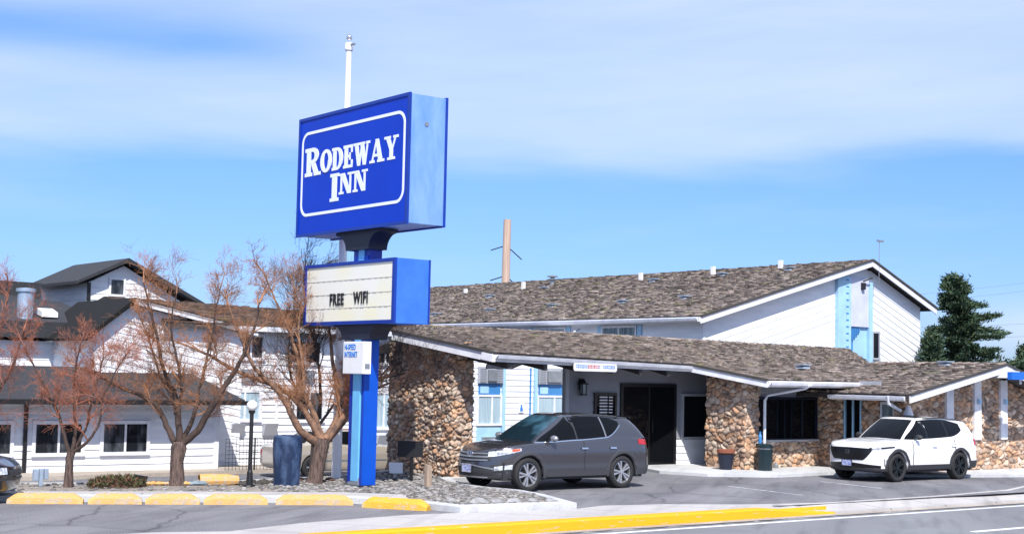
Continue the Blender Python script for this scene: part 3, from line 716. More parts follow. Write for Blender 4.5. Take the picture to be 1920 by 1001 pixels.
# gable wing walls: stone between painted posts
pg = Pl('a', 25.15)
def gz(b): return 2.25+.202*(b-32.8)-0.16 if b < 37.35 else 3.17-.257*(b-37.35)-0.16
m = MB(); gw = [(33.75,-.05),(42,-.05),(42,gz(42)),(37.35,gz(37.35)),(33.75,gz(33.75))]
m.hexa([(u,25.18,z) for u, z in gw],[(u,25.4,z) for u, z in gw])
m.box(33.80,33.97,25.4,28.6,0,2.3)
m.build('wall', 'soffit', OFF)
stonework('stone_wall', OFF, [(33.72,25.5),(33.72,25.15),(42.0,25.15)], -0.03, lambda t: gz(33.72+max(0,(t*8.6-.35))), seed=12, cw=.30, ch=.10, res=.028)
for (x, w_, zb, zt) in ((35.72,.17,1.35,0),(37.08,.17,0.95,0),(38.42,.17,0.95,0),(39.8,.17,.95,0)):
    m = MB(); zt = gz(x)-.02; pbox(m,pg,x-w_,x+w_,zb,zt,0.0,0.12); m.build('wall_post', 'trim_white', OFF, bevel=.01)
    if x < 39 and x > 36: m = MB(); pbox(m,pg,x-.06,x+.06,2.0,2.14,0.152,0.20); m.build('post_bracket', 'trim_blue', OFF)
# ridge beam end with a white box, wall lamp shade at corner
m = MB(); m.hexa([(36.95,24.0,2.78),(37.75,24.0,2.78),(37.75,25.1,2.78),(36.95,25.1,2.78)],[(37.1,24.0,2.98),(37.6,24.0,2.98),(37.6,25.1,2.98),(37.1,25.1,2.98)]); m.build('ridge_beam', 'trim_white', OFF)
m = MB(); m.tube([(37.75,24.05,2.86),(37.65,24.0,2.62)], 0.035); m.build('brace', 'trim_white', OFF)
m = MB(); m.lathe([(0.05,1.95),(0.2,1.55),(0.0,1.56)],33.5,24.85,12); m.build('wall_lantern', 'trim_white', OFF)
# entrance banner under the gutter
pb = Pl('a', 27.7)
# roof vents on the low roofs
for (b, a, z) in ((33.1,28.3,2.97),(37.0,26.1,3.16)):
    roof_vent(OFF, b, a, z-.04)
# small hood over the door to the rear rooms
m = MB(); m.hexa([(24.6,31.4,2.72),(25.7,31.4,3.1),(25.7,32.6,3.1),(24.6,32.6,2.72)],[(24.6,31.4,2.84),(25.7,31.4,3.22),(25.7,32.6,3.22),(24.6,32.6,2.84)]); m.build('side_hood', 'siding_grey', OFF)

# ------------------------------------------------------------------ two-storey lodging block on the right
LOD = thing('lodging_block', 'tall two-storey white block with steep shake roof behind the office', 'building', 40, 40, -0.5)
SL = .274
m = MB(); shakes(m, [(34.28,33.7,4.65),(34.28,64,4.65)], [(43.25,33.7,7.11),(43.25,64,7.11)], expo=0.27, w0=.13, w1=.28, moss=.05)
shakes(m, [(47.15,33.7,5.51),(47.15,40,5.51)], [(43.25,33.7,7.11),(43.25,40,7.11)], expo=.4, w0=.4, w1=.8)
rf = m.build('roof', 'shake', LOD, normals=False); sub(rf, LOD)
m = MB()
m.hexa([(34.28,33.7,4.52),(43.25,33.7,6.98),(43.25,64,6.98),(34.28,64,4.52)],[(34.28,33.7,4.65),(43.25,33.7,7.11),(43.25,64,7.11),(34.28,64,4.65)])
m.hexa([(47.15,33.7,5.38),(43.25,33.7,6.98),(43.25,64,6.98),(47.15,53,5.38)],[(47.15,33.7,5.51),(43.25,33.7,7.11),(43.25,64,7.11),(47.15,53,5.51)])
m.build('roof_deck', 'soffit', rf)
m = MB(); board(m,(34.28,33.7,4.65),(43.25,33.7,7.11),.20,.045,(0,-1),.05); board(m,(43.25,33.7,7.11),(47.15,33.7,5.51),.20,.045,(0,-1),.05)
board(m,(34.28,33.7,4.65),(34.28,64,4.65),.16,.04,(-1,0),.03); m.build('fascia', 'trim_white', LOD)
for p_, q_ in (((34.28,33.7,4.68),(43.25,33.7,7.14)),((43.25,33.7,7.14),(47.15,33.7,5.54))):
    m = MB(); board(m, p_, q_, .075, .085, (0,-1)); m.build('roof_edge', 'soffit', LOD)
m = MB(); gutter((34.28,33.75,4.64),(34.28,64,4.64),(-1,0)); m.build('gutter', 'trim_white', LOD)
pl_ = Pl('a', 34.1)
def uz(b): return 4.45+SL*(b-34.28) if b < 43.25 else 6.91-.411*(b-43.25)
m = MB(); siding(m, pl_, [(34.8,0),(41.63,0),(41.63,uz(41.63)),(34.8,uz(34.8))], 0.235, math.atan(SL), lip=.016)
siding(m, pl_, [(43.6,0),(46.7,0),(46.7,uz(46.7)),(43.6,uz(43.6))], 0.235, -math.atan(.411), lip=.018)
gq = [(34.8,-.5),(46.7,-.5),(46.7,uz(46.7)-.02),(43.25,6.86),(34.8,4.55)]
m.hexa([(u,34.1,z) for u, z in gq],[(u,34.3,z) for u, z in gq])
plb = Pl('b', 34.8); siding(m, plb, [(34.1,0),(64,0),(64,4.5),(34.1,4.5)], 0.235); m.box(34.8,35,34.3,64,-.5,4.5)
m.build('wall', 'siding_paint', LOD)
m = MB(); pbox(m,plb,34.1,34.2,0,4.5,0.0,.04); pbox(m,pl_,34.78,34.9,0,4.5,0,.04); m.build('corner_board', 'trim_white', LOD)
m = MB(); pbox(m,pl_,41.63,42.36,2.0,uz(41.7)-.03,0,.16); pbox(m,pl_,43.42,43.62,2.0,6.3,0,.16); m.build('chase_post', 'trim_blue', LOD)
m = MB()
for k in range(14):
    z = 3.1+k*0.245; pbox(m,pl_,42.08,42.22,z,z+.05,.16,.17)
m.build('rung', 'panel_blue', LOD)
addm('panel_lilac', (0.55,0.58,0.74), 0.6, var=.15, vscale=1.5)
m = MB(); pbox(m,pl_,42.36,43.42,4.62,6.45,0.0,.13); m.build('chase_panel', 'panel_lilac', LOD)
m = MB(); pbox(m,pl_,42.36,43.42,3.2,4.62,0.0,.03); m.build('chase_panel', 'trim_blue', LOD)
m = MB()
for k in range(5): pbox(m,pl_,42.40+k*.12,42.47+k*.12,4.0+.1*k,4.62,0.03,.09)
pbox(m,pl_,42.36,42.6,3.3,4.3,.03,.05); m.build('louver', 'panel_blue', LOD)
window(LOD, pl_, 43.78, 44.1, 3.5, 4.42, 'siding_grey', 'glass_dark', mull=())
for (a0, a1) in ((37.35,39.05),(41.2,42.95),(45,46.8)):
    window(LOD, plb, a0, a1, 3.3, 4.34, 'trim_white', 'glass_room', mull=(0.5,))
    for q0, q1 in ((a0-.32,a0-.09),(a1+.09,a1+.32)): m = MB(); pbox(m,plb,q0,q1,2.9,4.42,0,.05); m.build('shutter', 'trim_blue', LOD)
m = MB(); m.tube([(34.55,41.0+0.0-.9,4.3),(34.2,40.0,4.2),(34.1,39.95,4.12)],.035); m.box(33.95,34.2,39.85,40.05,4.02,4.14); m.build('flood_light', 'trim_white', LOD)
for i, (b, a, z) in enumerate(((41.0,51.6,6.5),(41.5,44.3,6.63),(41.9,40.5,6.74),(42.3,37.3,6.85),(40.65,55.6,6.3))):
    if a > 80: a = 52.7
    m = MB(); m.box(b-.06,b+.06,a-.08,a+.08,z-.1,z+.36); m.build('vent_pipe', 'white_plain', LOD)
for (b,a,z) in ((39.5,52.2,6.09),(40.78,49.84,6.43),(41.2,43.2,6.55),(41.6,39.7,6.66),(42.0,36.6,6.77),(35.85,51.2,5.08),(36.33,47.95,5.21),(36.71,44.3,5.31),(36.9,40.38,5.37),(37.23,37.41,5.46)):
    roof_vent(LOD, b, a, z, slope_b=SL)
m = MB(); m.lathe([(.12,6.6),(.12,6.95),(.22,6.97),(.22,7.0),(.10,7.03),(.10,7.08),(.25,7.1),(.25,7.14),(.0,7.2)],41.9,50.6,12); m.build('flue_cap', 'metal_grey', LOD)
m = MB(); m.tube([(43.6,33.65,6.3),(43.62,33.65,7.85)],.014); m.box(43.5,43.85,33.62,33.68,7.80,7.87); m.build('antenna', 'metal_grey', LOD)
m = MB(); m.box(42.95,43.1,33.85,33.98,6.0,6.25); m.tube([(43.0,33.9,6.3),(43.35,33.75,6.45)],.03); m.build('flood_light', 'iron_black', LOD)

# ------------------------------------------------------------------ rear link seen under the porch
LNK = thing('rear_link', 'white sided link wall with blue framed room windows seen under the porch', 'building', 30, 41, -0.5)
pk = Pl('a', 40.5)
m = MB(); siding(m, pk, [(28.6,-.6),(34.75,-.6),(34.75,3.85),(28.6,3.85)], 0.2); m.box(28.6,34.75,40.5,41.5,-.6,3.85); m.build('wall', 'siding_paint', LNK)
for (u0, u1, mw) in ((30.25,31.2,.62),(32.95,34.15,.62)):
    m = MB(); pbox(m,pk,u0-.05,u1+.05,2.27,2.85,.02,.14)
    for k in range(9):
        z = 2.31+k*.058; pbox(m,pk,u0-.02,u0+.25,z,z+.03,.14,.165); pbox(m,pk,u1-.25,u1+.02,z,z+.03,.14,.165)
    lv = m.build('louver', 'siding_grey', LNK); sub(lv, LNK)
    m = MB(); pbox(m,pk,u0+.30,u1-.28,2.35,2.75,.14,.22); m.build('air_conditioner', 'metal_grey', lv)
    m = MB(); pbox(m,pk,u0,u1,1.86,2.27,.02,.05); p_ = m.build('spandrel', 'panel_blue', LNK); sub(p_, LNK)
    m = MB(); pbox(m,pk,u0+.05,u0+.42,1.92,2.16,.05,.07); m.build('notice', 'trim_blue', p_)
    window(LNK, pk, u0, u1, .86, 1.80, 'trim_white', 'curtain', mull=(mw,))
    m = MB(); pbox(m,pk,u0-.05,u1+.05,-.2,.74,.02,.06); m.build('panel', 'trim_blue', LNK)
    m = MB(); pbox(m,pk,u0+.15,u0+.75,.02,.40,.06,.20); 
    for k in range(6): pbox(m,pk,u0+.19,u0+.71,.06+k*.055,.08+k*.055,.2,.206)
    m.build('air_conditioner', 'metal_grey', LNK)
for x in (31.27, 32.72):
    m = MB(); pbox(m,pk,x,x+.12,-.4,2.85,.0,.12); m.build('post', 'trim_blue', LNK)
m = MB(); pbox(m,pk,32.55,32.6,-.4,2.85,.0,.05); m.build('conduit', 'panel_blue', LNK)
m = MB(); pbox(m,pk,32.05,32.27,1.25,1.62,.04,.06); s_ = m.build('parking_sign', 'white_plain', LNK); sub(s_, LNK)
m = MB(); pbox(m,pk,32.10,32.22,1.29,1.42,.06,.065); pbox(m,pk,32.12,32.19,1.42,1.53,.06,.065); m.build('symbol', 'letter_blue', s_)

# ------------------------------------------------------------------ left wing behind the trees
LW = thing('left_wing', 'white two-storey wing with brown roof behind the bare trees', 'building', 22, 42, -0.5)
pa_ = Pl('a', 41.0)
BR = [(0.17,0.11,0.085),(0.13,0.085,0.065),(0.21,0.14,0.105),(0.10,0.07,0.06)]
m = MB(); shakes(m, [(18.5,40.5,3.93),(29,40.5,3.96)], [(18.5,45.4,4.85),(29,45.4,4.62)], expo=.27, pal=BR, w0=.2, w1=.4)
rf = m.build('roof', 'roof_brown', LW, normals=False); sub(rf, LW)
m = MB(); m.hexa([(18.5,40.5,3.8),(29,40.5,3.83),(29,45.4,4.5),(18.5,45.4,4.7)],[(18.5,40.5,3.93),(29,40.5,3.96),(29,45.4,4.62),(18.5,45.4,4.85)])
m.hexa([(18.5,45.4,4.7),(29,45.4,4.5),(29,50,3.8),(18.5,50,3.8)],[(18.5,45.4,4.85),(29,45.4,4.62),(29,50,3.9),(18.5,50,3.9)])
m.build('roof_deck', 'soffit', rf)
m = MB(); siding(m, pa_, [(20.2,-.6),(29,-.6),(29,3.85),(20.2,3.85)], .21, lip=.035); m.box(20.2,29,41,50,-.6,3.8)
pgb = Pl('a', 40.85); gp_ = [(16.39,-.6),(21.25,-.6),(21.25,3.72),(17.56,4.40),(16.39,3.46)]
siding(m, pgb, gp_, .21, -math.atan(.19)); m.hexa([(u,40.86,z) for u, z in gp_],[(u,44,z) for u, z in gp_]); m.build('wall', 'siding_paint', LW)
m = MB(); board(m,(17.5,40.55,4.58),(21.6,40.55,3.78),.16,.05,(0,-1)); board(m,(20.9,40.5,3.93),(29,40.5,3.96),.15,.05,(0,-1),.02); m.build('fascia', 'trim_white', LW)
m = MB(); m.hexa([(17.5,40.5,4.5),(21.6,40.5,3.7),(21.6,45,3.7),(17.5,45,4.5)],[(17.5,40.5,4.62),(21.6,40.5,3.80),(21.6,45,3.80),(17.5,45,4.62)]); m.hexa([(16.1,40.5,3.3),(17.5,40.5,4.5),(17.5,45,4.5),(16.1,45,3.3)],[(16.0,40.5,3.38),(17.5,40.5,4.62),(17.5,45,4.62),(16.0,45,3.38)])
m.build('gable_roof', 'roof_brown', LW)
for (u0,u1,z0,z1,g_) in ((20.95,21.95,1.02,1.85,'curtain'),(23.3,24.25,1.0,1.86,'glass_bldg'),(21.2,22.0,2.95,3.6,'glass_bldg'),(23.0,24.1,2.85,3.5,'glass_bldg'),(26.3,27.0,.75,1.85,'curtain'),(26.3,27.0,2.9,3.6,'glass_bldg')):
    window(LW, pa_, u0, u1, z0, z1, 'trim_white', g_, mull=(.5,), fw_=.1)
for (u0, z0) in ((20.95,.5),(23.4,2.2),(23.4,-.0),(21.2,2.2),(22.1,.5),(26.35,.1)):
    m = MB(); m.hexa([pa_.pt(u0,z0,0),pa_.pt(u0+.45,z0,0),pa_.pt(u0+.45,z0,.12),pa_.pt(u0,z0,.12)],[pa_.pt(u0,z0+.38,0),pa_.pt(u0+.45,z0+.38,0),pa_.pt(u0+.45,z0+.38,.3),pa_.pt(u0,z0+.38,.3)])
    m.build('air_conditioner', 'siding_grey', LW)
m = MB(); pbox(m,pa_,22.55,22.63,-.4,3.8,0,.06); m.build('downspout', 'trim_white', LW)
m = MB(); pbox(m,pa_,24.8,26.1,1.0,3.0,.02,.10); m.build('brick_panel', 'brick', LW)
# annex
AN = thing('low_annex', 'low white annex with black roof and three dark windows at far left', 'building', 15, 41, -0.5)
px = Pl('a', 39.6)
m = MB(); siding(m, px, [(2,-.6),(19.85,-.6),(19.85,1.62),(2,1.62)], .21, lip=.035); m.box(2,19.85,39.6,40.84,-.6,1.62); siding(m, Pl('b',19.85,1), [(39.6,-.6),(40.84,-.6),(40.84,2.3),(39.6,1.6)], .21)
m.build('wall', 'siding_paint', AN)
m = MB(); pbox(m,px,19.75,19.9,-.5,1.6,0,.05); m.build('corner_board', 'trim_white', AN)
m = MB(); m.hexa([(2,38.85,1.52),(20.35,38.85,1.56),(19.4,41.2,2.42),(2,41.2,2.42)],[(2,38.85,1.62),(20.35,38.85,1.66),(19.4,41.2,2.54),(2,41.2,2.54)])
m.hexa([(20.35,38.85,1.56),(20.45,41.2,1.56),(19.4,41.2,2.42)],[(20.352,38.85,1.66),(20.452,41.2,1.66),(19.402,41.2,2.54)]); m.build('roof', 'roof_black', AN)
m = MB(); m.box(2,20.42,38.70,38.84,1.50,1.63); m.build('gutter', 'iron_black', AN)
for (u0,u1) in ((11.7,13.65),(14.35,15.65),(16.3,17.6)):
    window(AN, px, u0, u1, .14, .93, 'trim_white', 'glass_bldg', mull=(.5,), fw_=.1)
m = MB(); px2 = px; pbox(m,px,14.0,14.1,-.5,1.55,.03,.1); m.build('downspout', 'iron_black', AN)
# upper block far left with dark roofs, tower
UB = thing('dark_roofed_block', 'long building with black roof and steel vent at far left behind the annex', 'building', 12, 45, -0.5)
m = MB(); siding(m, Pl('a',44.0), [(0,-.6),(17.6,-.6),(17.6,3.3),(0,3.3)], .21); m.box(0,17.6,44,50,-.6,3.3); m.build('wall', 'siding_paint', UB)
m = MB(); m.hexa([(0,43.5,3.35),(17.9,43.5,3.4),(17.9,47.5,4.7),(0,47.5,4.7)],[(0,43.5,3.85),(17.9,43.5,3.9),(16.2,47.5,4.85),(0,47.5,4.9)])
m.hexa([(0,47.5,3),(17.2,47.5,3),(17.2,52,3),(0,52,3)],[(0,47.5,5.45),(17.2,47.5,5.3),(17.2,52,5.4),(0,52,5.5)]); m.build('roof', 'roof_black', UB)
m = MB(); m.lathe([(.24,3.9),(.24,4.78),(.29,4.8),(.29,4.9),(0,4.93)],15.45,44.0,20); m.build('vent_pipe', 'galv', UB, smooth=False)
m = MB(); m.hexa([(15.95,43.9,4.05),(16.45,43.9,4.05),(16.45,44.4,4.15),(15.95,44.4,4.15)],[(15.95,43.9,4.2),(16.45,43.9,4.2),(16.45,44.4,4.34),(15.95,44.4,4.34)]); m.build('skylight', 'white_plain', UB)
TW = thing('gabled_tower', 'white tower room with black gable roof rising above the far left buildings', 'building', 20, 48, -0.5)
pt_ = Pl('a', 47.4)
tp = [(18.75,0),(22.3,0),(22.3,4.85),(20.0,6.05),(18.75,5.4)]
m = MB(); siding(m, pt_, tp, .21); m.hexa([(u,47.41,z) for u, z in tp],[(u,52,z) for u, z in tp]); siding(m, Pl('b',18.74), [(47.4,0),(52,0),(52,5.4),(47.4,5.4)], .21); m.build('wall', 'siding_paint', TW)
m = MB(); m.hexa([(18.2,46.95,5.32),(20.0,46.95,6.16),(20.0,52,6.16),(18.2,52,5.32)],[(18.2,46.95,5.42),(20.0,46.95,6.30),(20.0,52,6.30),(18.2,52,5.42)])
m.hexa([(20.0,46.95,6.16),(23.2,46.95,4.6),(23.2,52,4.6),(20.0,52,6.16)],[(20.002,46.95,6.30),(23.2,46.95,4.74),(23.2,52,4.74),(20.002,52,6.30)]); m.build('roof', 'roof_black', TW)
window(TW, pt_, 19.55, 20.0, 5.05, 5.55, 'trim_white', 'glass_bldg', mull=())
m = MB(); pbox(m,pt_,18.72,18.82,2,5.4,0.02,.1); m.build('downspout', 'iron_black', TW)
# neighbour with the blue awning at the right edge
NB = thing('neighbour_shop', 'white building beside a bright blue awning at the right edge', 'building', 46, 30)
m = MB(); siding(m, Pl('a',26.5), [(43.5,0),(56,0),(56,2.6),(43.5,2.6)], .2); m.box(43.5,56,26.5,40,0,2.6); m.build('wall', 'siding_paint', NB)
addm('awning_blue', (0.01,0.13,0.55), 0.5)
m = MB(); m.hexa([(36.75,23.7,2.73),(45,23.7,2.80),(45,23.85,2.80),(36.75,23.85,2.73)],[(36.75,23.7,2.95),(45,23.7,3.02),(45,23.85,3.02),(36.75,23.85,2.95)]); m.build('awning', 'awning_blue', NB)
m = MB(); m.hexa([(43.2,26.2,2.6),(56,26.2,2.6),(56,40,2.6),(43.2,40,2.6)],[(43.2,26.2,2.75),(56,26.2,2.75),(56,40,2.75),(43.2,40,2.75)]); m.build('roof', 'roof_black', NB)
# ------------------------------------------------------------------ motel sign
def text_mesh(name, s, m, root, size, place, ext=0.004, wx=1.0, bold=0.0, space=1.0, line=1.0):
    """place(x, z) -> street-frame point; text faces -b"""
    cu = bpy.data.curves.new(name, 'FONT'); cu.body = s; cu.size = size; cu.extrude = ext; cu.offset = bold; cu.align_x = 'LEFT'
    cu.space_character = space; cu.space_line = line; cu.resolution_u = 4
    o = bpy.data.objects.new(name, cu); COL.objects.link(o)
    dg = bpy.context.evaluated_depsgraph_get(); me = bpy.data.meshes.new_from_object(o.evaluated_get(dg)); bpy.data.objects.remove(o)
    o3 = BASES[root.name]
    for v in me.vertices:
        p = place(v.co.x*wx, v.co.y, v.co.z); v.co = (p[0]-o3[0], p[1]-o3[1], p[2]-o3[2])
    me.materials.clear(); me.materials.append(MT[m]); me.name = name
    ob = bpy.data.objects.new(name, me); COL.objects.link(ob); ob.parent = root; return ob
def R_(x0,y0,x1,y1): return [(x0,y0),(x1,y0),(x1,y1),(x0,y1)]
def bowl(cx, cy, rx, ry, ix, iy, t0, t1, n=12):
    q = []
    for i in range(n):
        a, b = radians(t0+(t1-t0)*i/n), radians(t0+(t1-t0)*(i+1)/n)
        q.append([(cx+ix*cos(a),cy+iy*sin(a)),(cx+rx*cos(a),cy+ry*sin(a)),(cx+rx*cos(b),cy+ry*sin(b)),(cx+ix*cos(b),cy+iy*sin(b))])
    return q
LET = {
 'R': (0.98, [R_(.1,0,.37,1),R_(0,0,.47,.13),R_(0,.87,.3,1),R_(.3,.86,.5,1),R_(.3,.44,.5,.57),[(.38,.46),(.64,.48),(.92,0),(.62,0)],R_(.58,0,1.0,.12)]+bowl(.48,.72,.38,.28,.13,.145,-90,90)),
 'O': (0.90, bowl(.45,.5,.45,.52,.18,.37,0,360,24)),
 'D': (0.88, [R_(.08,0,.35,1),R_(0,0,.4,.13),R_(0,.87,.4,1)]+bowl(.39,.5,.47,.5,.19,.37,-90,90)),
 'E': (0.74, [R_(.08,0,.35,1),R_(0,0,.7,.13),R_(0,.87,.68,1),R_(.3,.44,.55,.56),R_(.58,.1,.71,.34),R_(.57,.66,.69,.9),R_(.45,.34,.55,.66)]),
 'W': (1.22, [[(.08,1),(.36,1),(.54,0),(.32,0)],[(.40,0),(.53,0),(.70,.95),(.58,.95)],[(.50,1),(.78,1),(.95,0),(.73,0)],[(.82,0),(.94,0),(1.12,1),(1.0,1)],R_(0,.89,.44,1),R_(.46,.89,.84,1),R_(.92,.89,1.22,1)]),
 'A': (1.02, [[(.10,0),(.23,0),(.52,1),(.42,1)],[(.38,1),(.62,1),(.94,0),(.64,0)],R_(.26,.25,.74,.37),R_(0,0,.36,.11),R_(.55,0,1.04,.11)]),
 'Y': (0.96, [[(.08,1),(.37,1),(.62,.40),(.38,.40)],[(.48,.40),(.60,.40),(.87,1),(.74,1)],R_(.37,0,.62,.45),R_(0,.89,.44,1),R_(.62,.89,.98,1),R_(.24,0,.76,.11)]),
 'I': (0.48, [R_(.1,0,.38,1),R_(0,0,.48,.12),R_(0,.88,.48,1)]),
 'N': (1.00, [R_(.1,0,.23,1),[(.08,1),(.40,1),(.88,0),(.62,0)],R_(.75,0,.88,1),R_(0,0,.34,.11),R_(0,.89,.36,1),R_(.62,.89,1.02,1)]),
}
SG = thing('motel_sign', 'tall blue motel sign on a blue pole with a cream letter board below', 'sign', 16.85, 26.6)
m = MB(); m.box(16.60,16.95,26.30,26.86,0.0,5.05); pole = m.build('pole', 'pole_blue', SG); sub(pole, SG)
m = MB(); m.box(16.585,16.598,26.30,26.86,0.1,3.3); m.build('pole_face', 'pole_dark', pole)
m = MB(); m.box(16.54,16.583,26.38,26.66,0.22,3.05); m.box(16.54,16.583,26.40,26.64,3.05,3.5); m.build('light_strip', 'pole_strip', pole)
m = MB(); m.hexa([(16.50,26.34,.04),(16.58,26.34,.04),(16.58,26.80,.04),(16.50,26.80,.04)],[(16.56,26.38,.3),(16.58,26.38,.3),(16.58,26.80,.18),(16.56,26.80,.18)]); m.build('kick_plate', 'metal_grey', pole)
m = MB(); m.box(16.52,17.0,26.25,26.92,0.10,0.14); m.build('base_plate', 'bracket_dark', pole)
# neck between the boxes
m = MB(); m.box(16.62,16.93,26.25,26.9,4.90,5.35); nk = m.build('neck', 'pole_dark', SG); sub(nk, SG)
m = MB(); m.box(16.59,16.618,26.44,26.66,4.93,5.2); m.build('light_strip', 'pole_strip', nk)
# flared dark brackets (curved scallops) under both boxes
def scallop(z1, h, aw, b0, b1, tw):
    mm = MB(); n = 8; ac = 26.6
    rows = []
    for i in range(n+1):
        t = i/n; z = z1-h*0.15-h*0.85*t; w_ = tw+(aw-tw)*(1-sqrt(max(0,1-(1-t)**2))); rows.append([(b0,ac-w_,z),(b1,ac-w_,z),(b1,ac+w_,z),(b0,ac+w_,z)])
    rows.insert(0, [(b0,ac-aw,z1),(b1,ac-aw,z1),(b1,ac+aw,z1),(b0,ac+aw,z1)])
    mm.grid(rows, closed=True); mm.face(rows[0]); mm.face(rows[-1]); return mm
scallop(5.60, .42, .88, 16.5, 16.98, .46).build('bracket', 'bracket_dark', SG)
scallop(3.60, .36, .92, 16.52, 17.0, .55).build('bracket', 'bracket_dark', SG)
# big cabinet
B0, A0_, A1_, Z0, Z1 = 16.35, 24.47, 29.03, 5.585, 8.32
m = MB(); m.box(B0+.05,B0+.93,A0_+.02,A1_-.02,Z0+.03,Z1-.02); cab = m.build('cabinet', 'sign_side', SG); sub(cab, SG)
m = MB()
for (x0,x1) in ((B0,B0+.055),(B0+.925,B0+.98)):
    m.box(x0,x1,A0_,A1_,Z1-.07,Z1); m.box(x0,x1,A0_,A1_,Z0,Z0+.07); m.box(x0,x1,A0_,A0_+.07,Z0+.07,Z1-.07); m.box(x0,x1,A1_-.07,A1_,Z0+.07,Z1-.07)
fr = m.build('frame', 'sign_frame', cab)
m = MB(); m.lathe([(0.05,0),(0.05,.015),(0,.016)],0,0,10); 
m.v = [(B0+.45+v[0], A0_+.02-v[2], 7.70+v[1]) for v in m.v]; m.build('knock_out', 'metal_grey', cab)
m = MB(); m.box(B0+.02,B0+.048,A0_+.07,A1_-.07,Z0+.07,Z1-.07); face = m.build('sign_face', 'sign_blue', SG); sub(face, SG)
m = MB(); m.box(B0+.932,B0+.96,A0_+.07,A1_-.07,Z0+.07,Z1-.07); m.build('sign_face', 'sign_blue', SG)
# white rounded border line
def rrect(w, h, r, n=8):
    p = []
    for cx, cy, t in ((w-r,h-r,0),(r,h-r,90),(r,r,180),(w-r,r,270)):
        for i in range(n+1): a = radians(t+90*i/n); p.append((cx+r*cos(a), cy+r*sin(a)))
    return p
bw, bh = 4.26, 1.94; bz = Z0+.455
def on_face(x, z, d): return (B0+.02-d, A1_-.15-x, z)
m = MB(); o_, i_ = rrect(bw,bh,.28), [(x+.065,y+.065) for x,y in rrect(bw-.13,bh-.13,.22)]
for k in range(len(o_)):
    j = (k+1) % len(o_); m.hexa([on_face(o_[k][0],bz+o_[k][1],.0),on_face(o_[j][0],bz+o_[j][1],.0),on_face(i_[j][0],bz+i_[j][1],.0),on_face(i_[k][0],bz+i_[k][1],.0)],
        [on_face(o_[k][0],bz+o_[k][1],.008),on_face(o_[j][0],bz+o_[j][1],.008),on_face(i_[j][0],bz+i_[j][1],.008),on_face(i_[k][0],bz+i_[k][1],.008)])
m.build('border_line', 'sign_white', face)
def letters(word, x, z, sizes, gaps=0.0, wx=1.0):
    mm = MB()
    for ch, (s, dz) in zip(word, sizes):
        w_, polys = LET[ch]
        for k, pl2 in enumerate(polys):
            d = .006+.0006*k
            q = [(x+p[0]*s*wx, z+dz+p[1]*s) for p in pl2]
            mm.hexa([on_face(px_,pz_,.0) for px_,pz_ in q],[on_face(px_,pz_,d) for px_,pz_ in q])
        x += (w_*s)*wx+gaps
    return mm
sm = .575
letters('RODEWAY', .16, 6.98, [(.645,-.03)]+[(.505,.0)]*6, .0, 1.09).build('lettering', 'sign_white', face)
letters('INN', 1.30, 6.42, [(.62,-.13),(.46,.0),(.46,.0)], 0.01, 1.24).build('lettering', 'sign_white', face)
# lower letter board
C0, CA0, CA1, CZ0, CZ1 = 16.45, 24.98, 28.70, 3.565, 4.93
m = MB(); m.box(C0+.02,C0+.86,CA0+.004,CA1-.004,CZ0+.004,CZ1-.004); lc = m.build('letter_board', 'sign_side_low', SG); sub(lc, SG)
m = MB()
for (x0,x1) in ((C0-.02,C0+.04),(C0+.84,C0+.89)):
    m.box(x0,x1,CA0,CA1,CZ1-.075,CZ1); m.box(x0,x1,CA0,CA1,CZ0,CZ0+.075); m.box(x0,x1,CA0,CA0+.09,CZ0+.075,CZ1-.075); m.box(x0,x1,CA1-.09,CA1,CZ0+.075,CZ1-.075)
m.build('frame', 'sign_frame', lc)
m = MB(); m.box(C0+.002,C0+.019,CA0+.09,CA1-.09,CZ0+.075,CZ1-.075); lf = m.build('board_face', 'sign_cream', lc)
m = MB()
for k in range(1,4):
    z = CZ0+.075+k*(CZ1-CZ0-.15)/4-.02; m.box(C0-.004,C0+.0015,CA0+.1,CA1-.1,z,z+.008)
    for j in range(14): a = CA0+.25+j*.235; m.box(C0-.008,C0-.0045,a,a+random.uniform(.03,.14),z-.006,z+.010)
addm('track_grey', (0.50,0.49,0.42), .5); m.build('letter_track', 'track_grey', lc)
text_mesh('lettering', 'FREE', 'letter_black', lc, .35, lambda x,y,z: (C0-.012-z, CA1-1.12-x, 4.00+y), wx=.76, bold=.012, space=1.12)
text_mesh('lettering', 'WIFI', 'letter_black', lc, .35, lambda x,y,z: (C0-.012-z, CA1-2.12-x, 4.015+y), wx=.76, bold=.012, space=1.12)
# white hi-speed internet box
m = MB(); m.box(16.38,16.582,26.02,26.84,2.50,3.19); wb = m.build('internet_box', 'white_plain', SG, bevel=.012); sub(wb, SG)
for w_, z, wxx in (('HI-SPEED', 3.02, .66), ('INTERNET', 2.86, .66)):
    text_mesh('lettering', w_, 'letter_blue', wb, .165, lambda x,y,zz,z=z: (16.377-zz, 26.78-x, z+y), wx=wxx, bold=.003, space=1.05)
m = MB(); m.box(16.42,16.54,26.005,26.019,2.62,2.72); m.build('latch', 'metal_grey', wb)

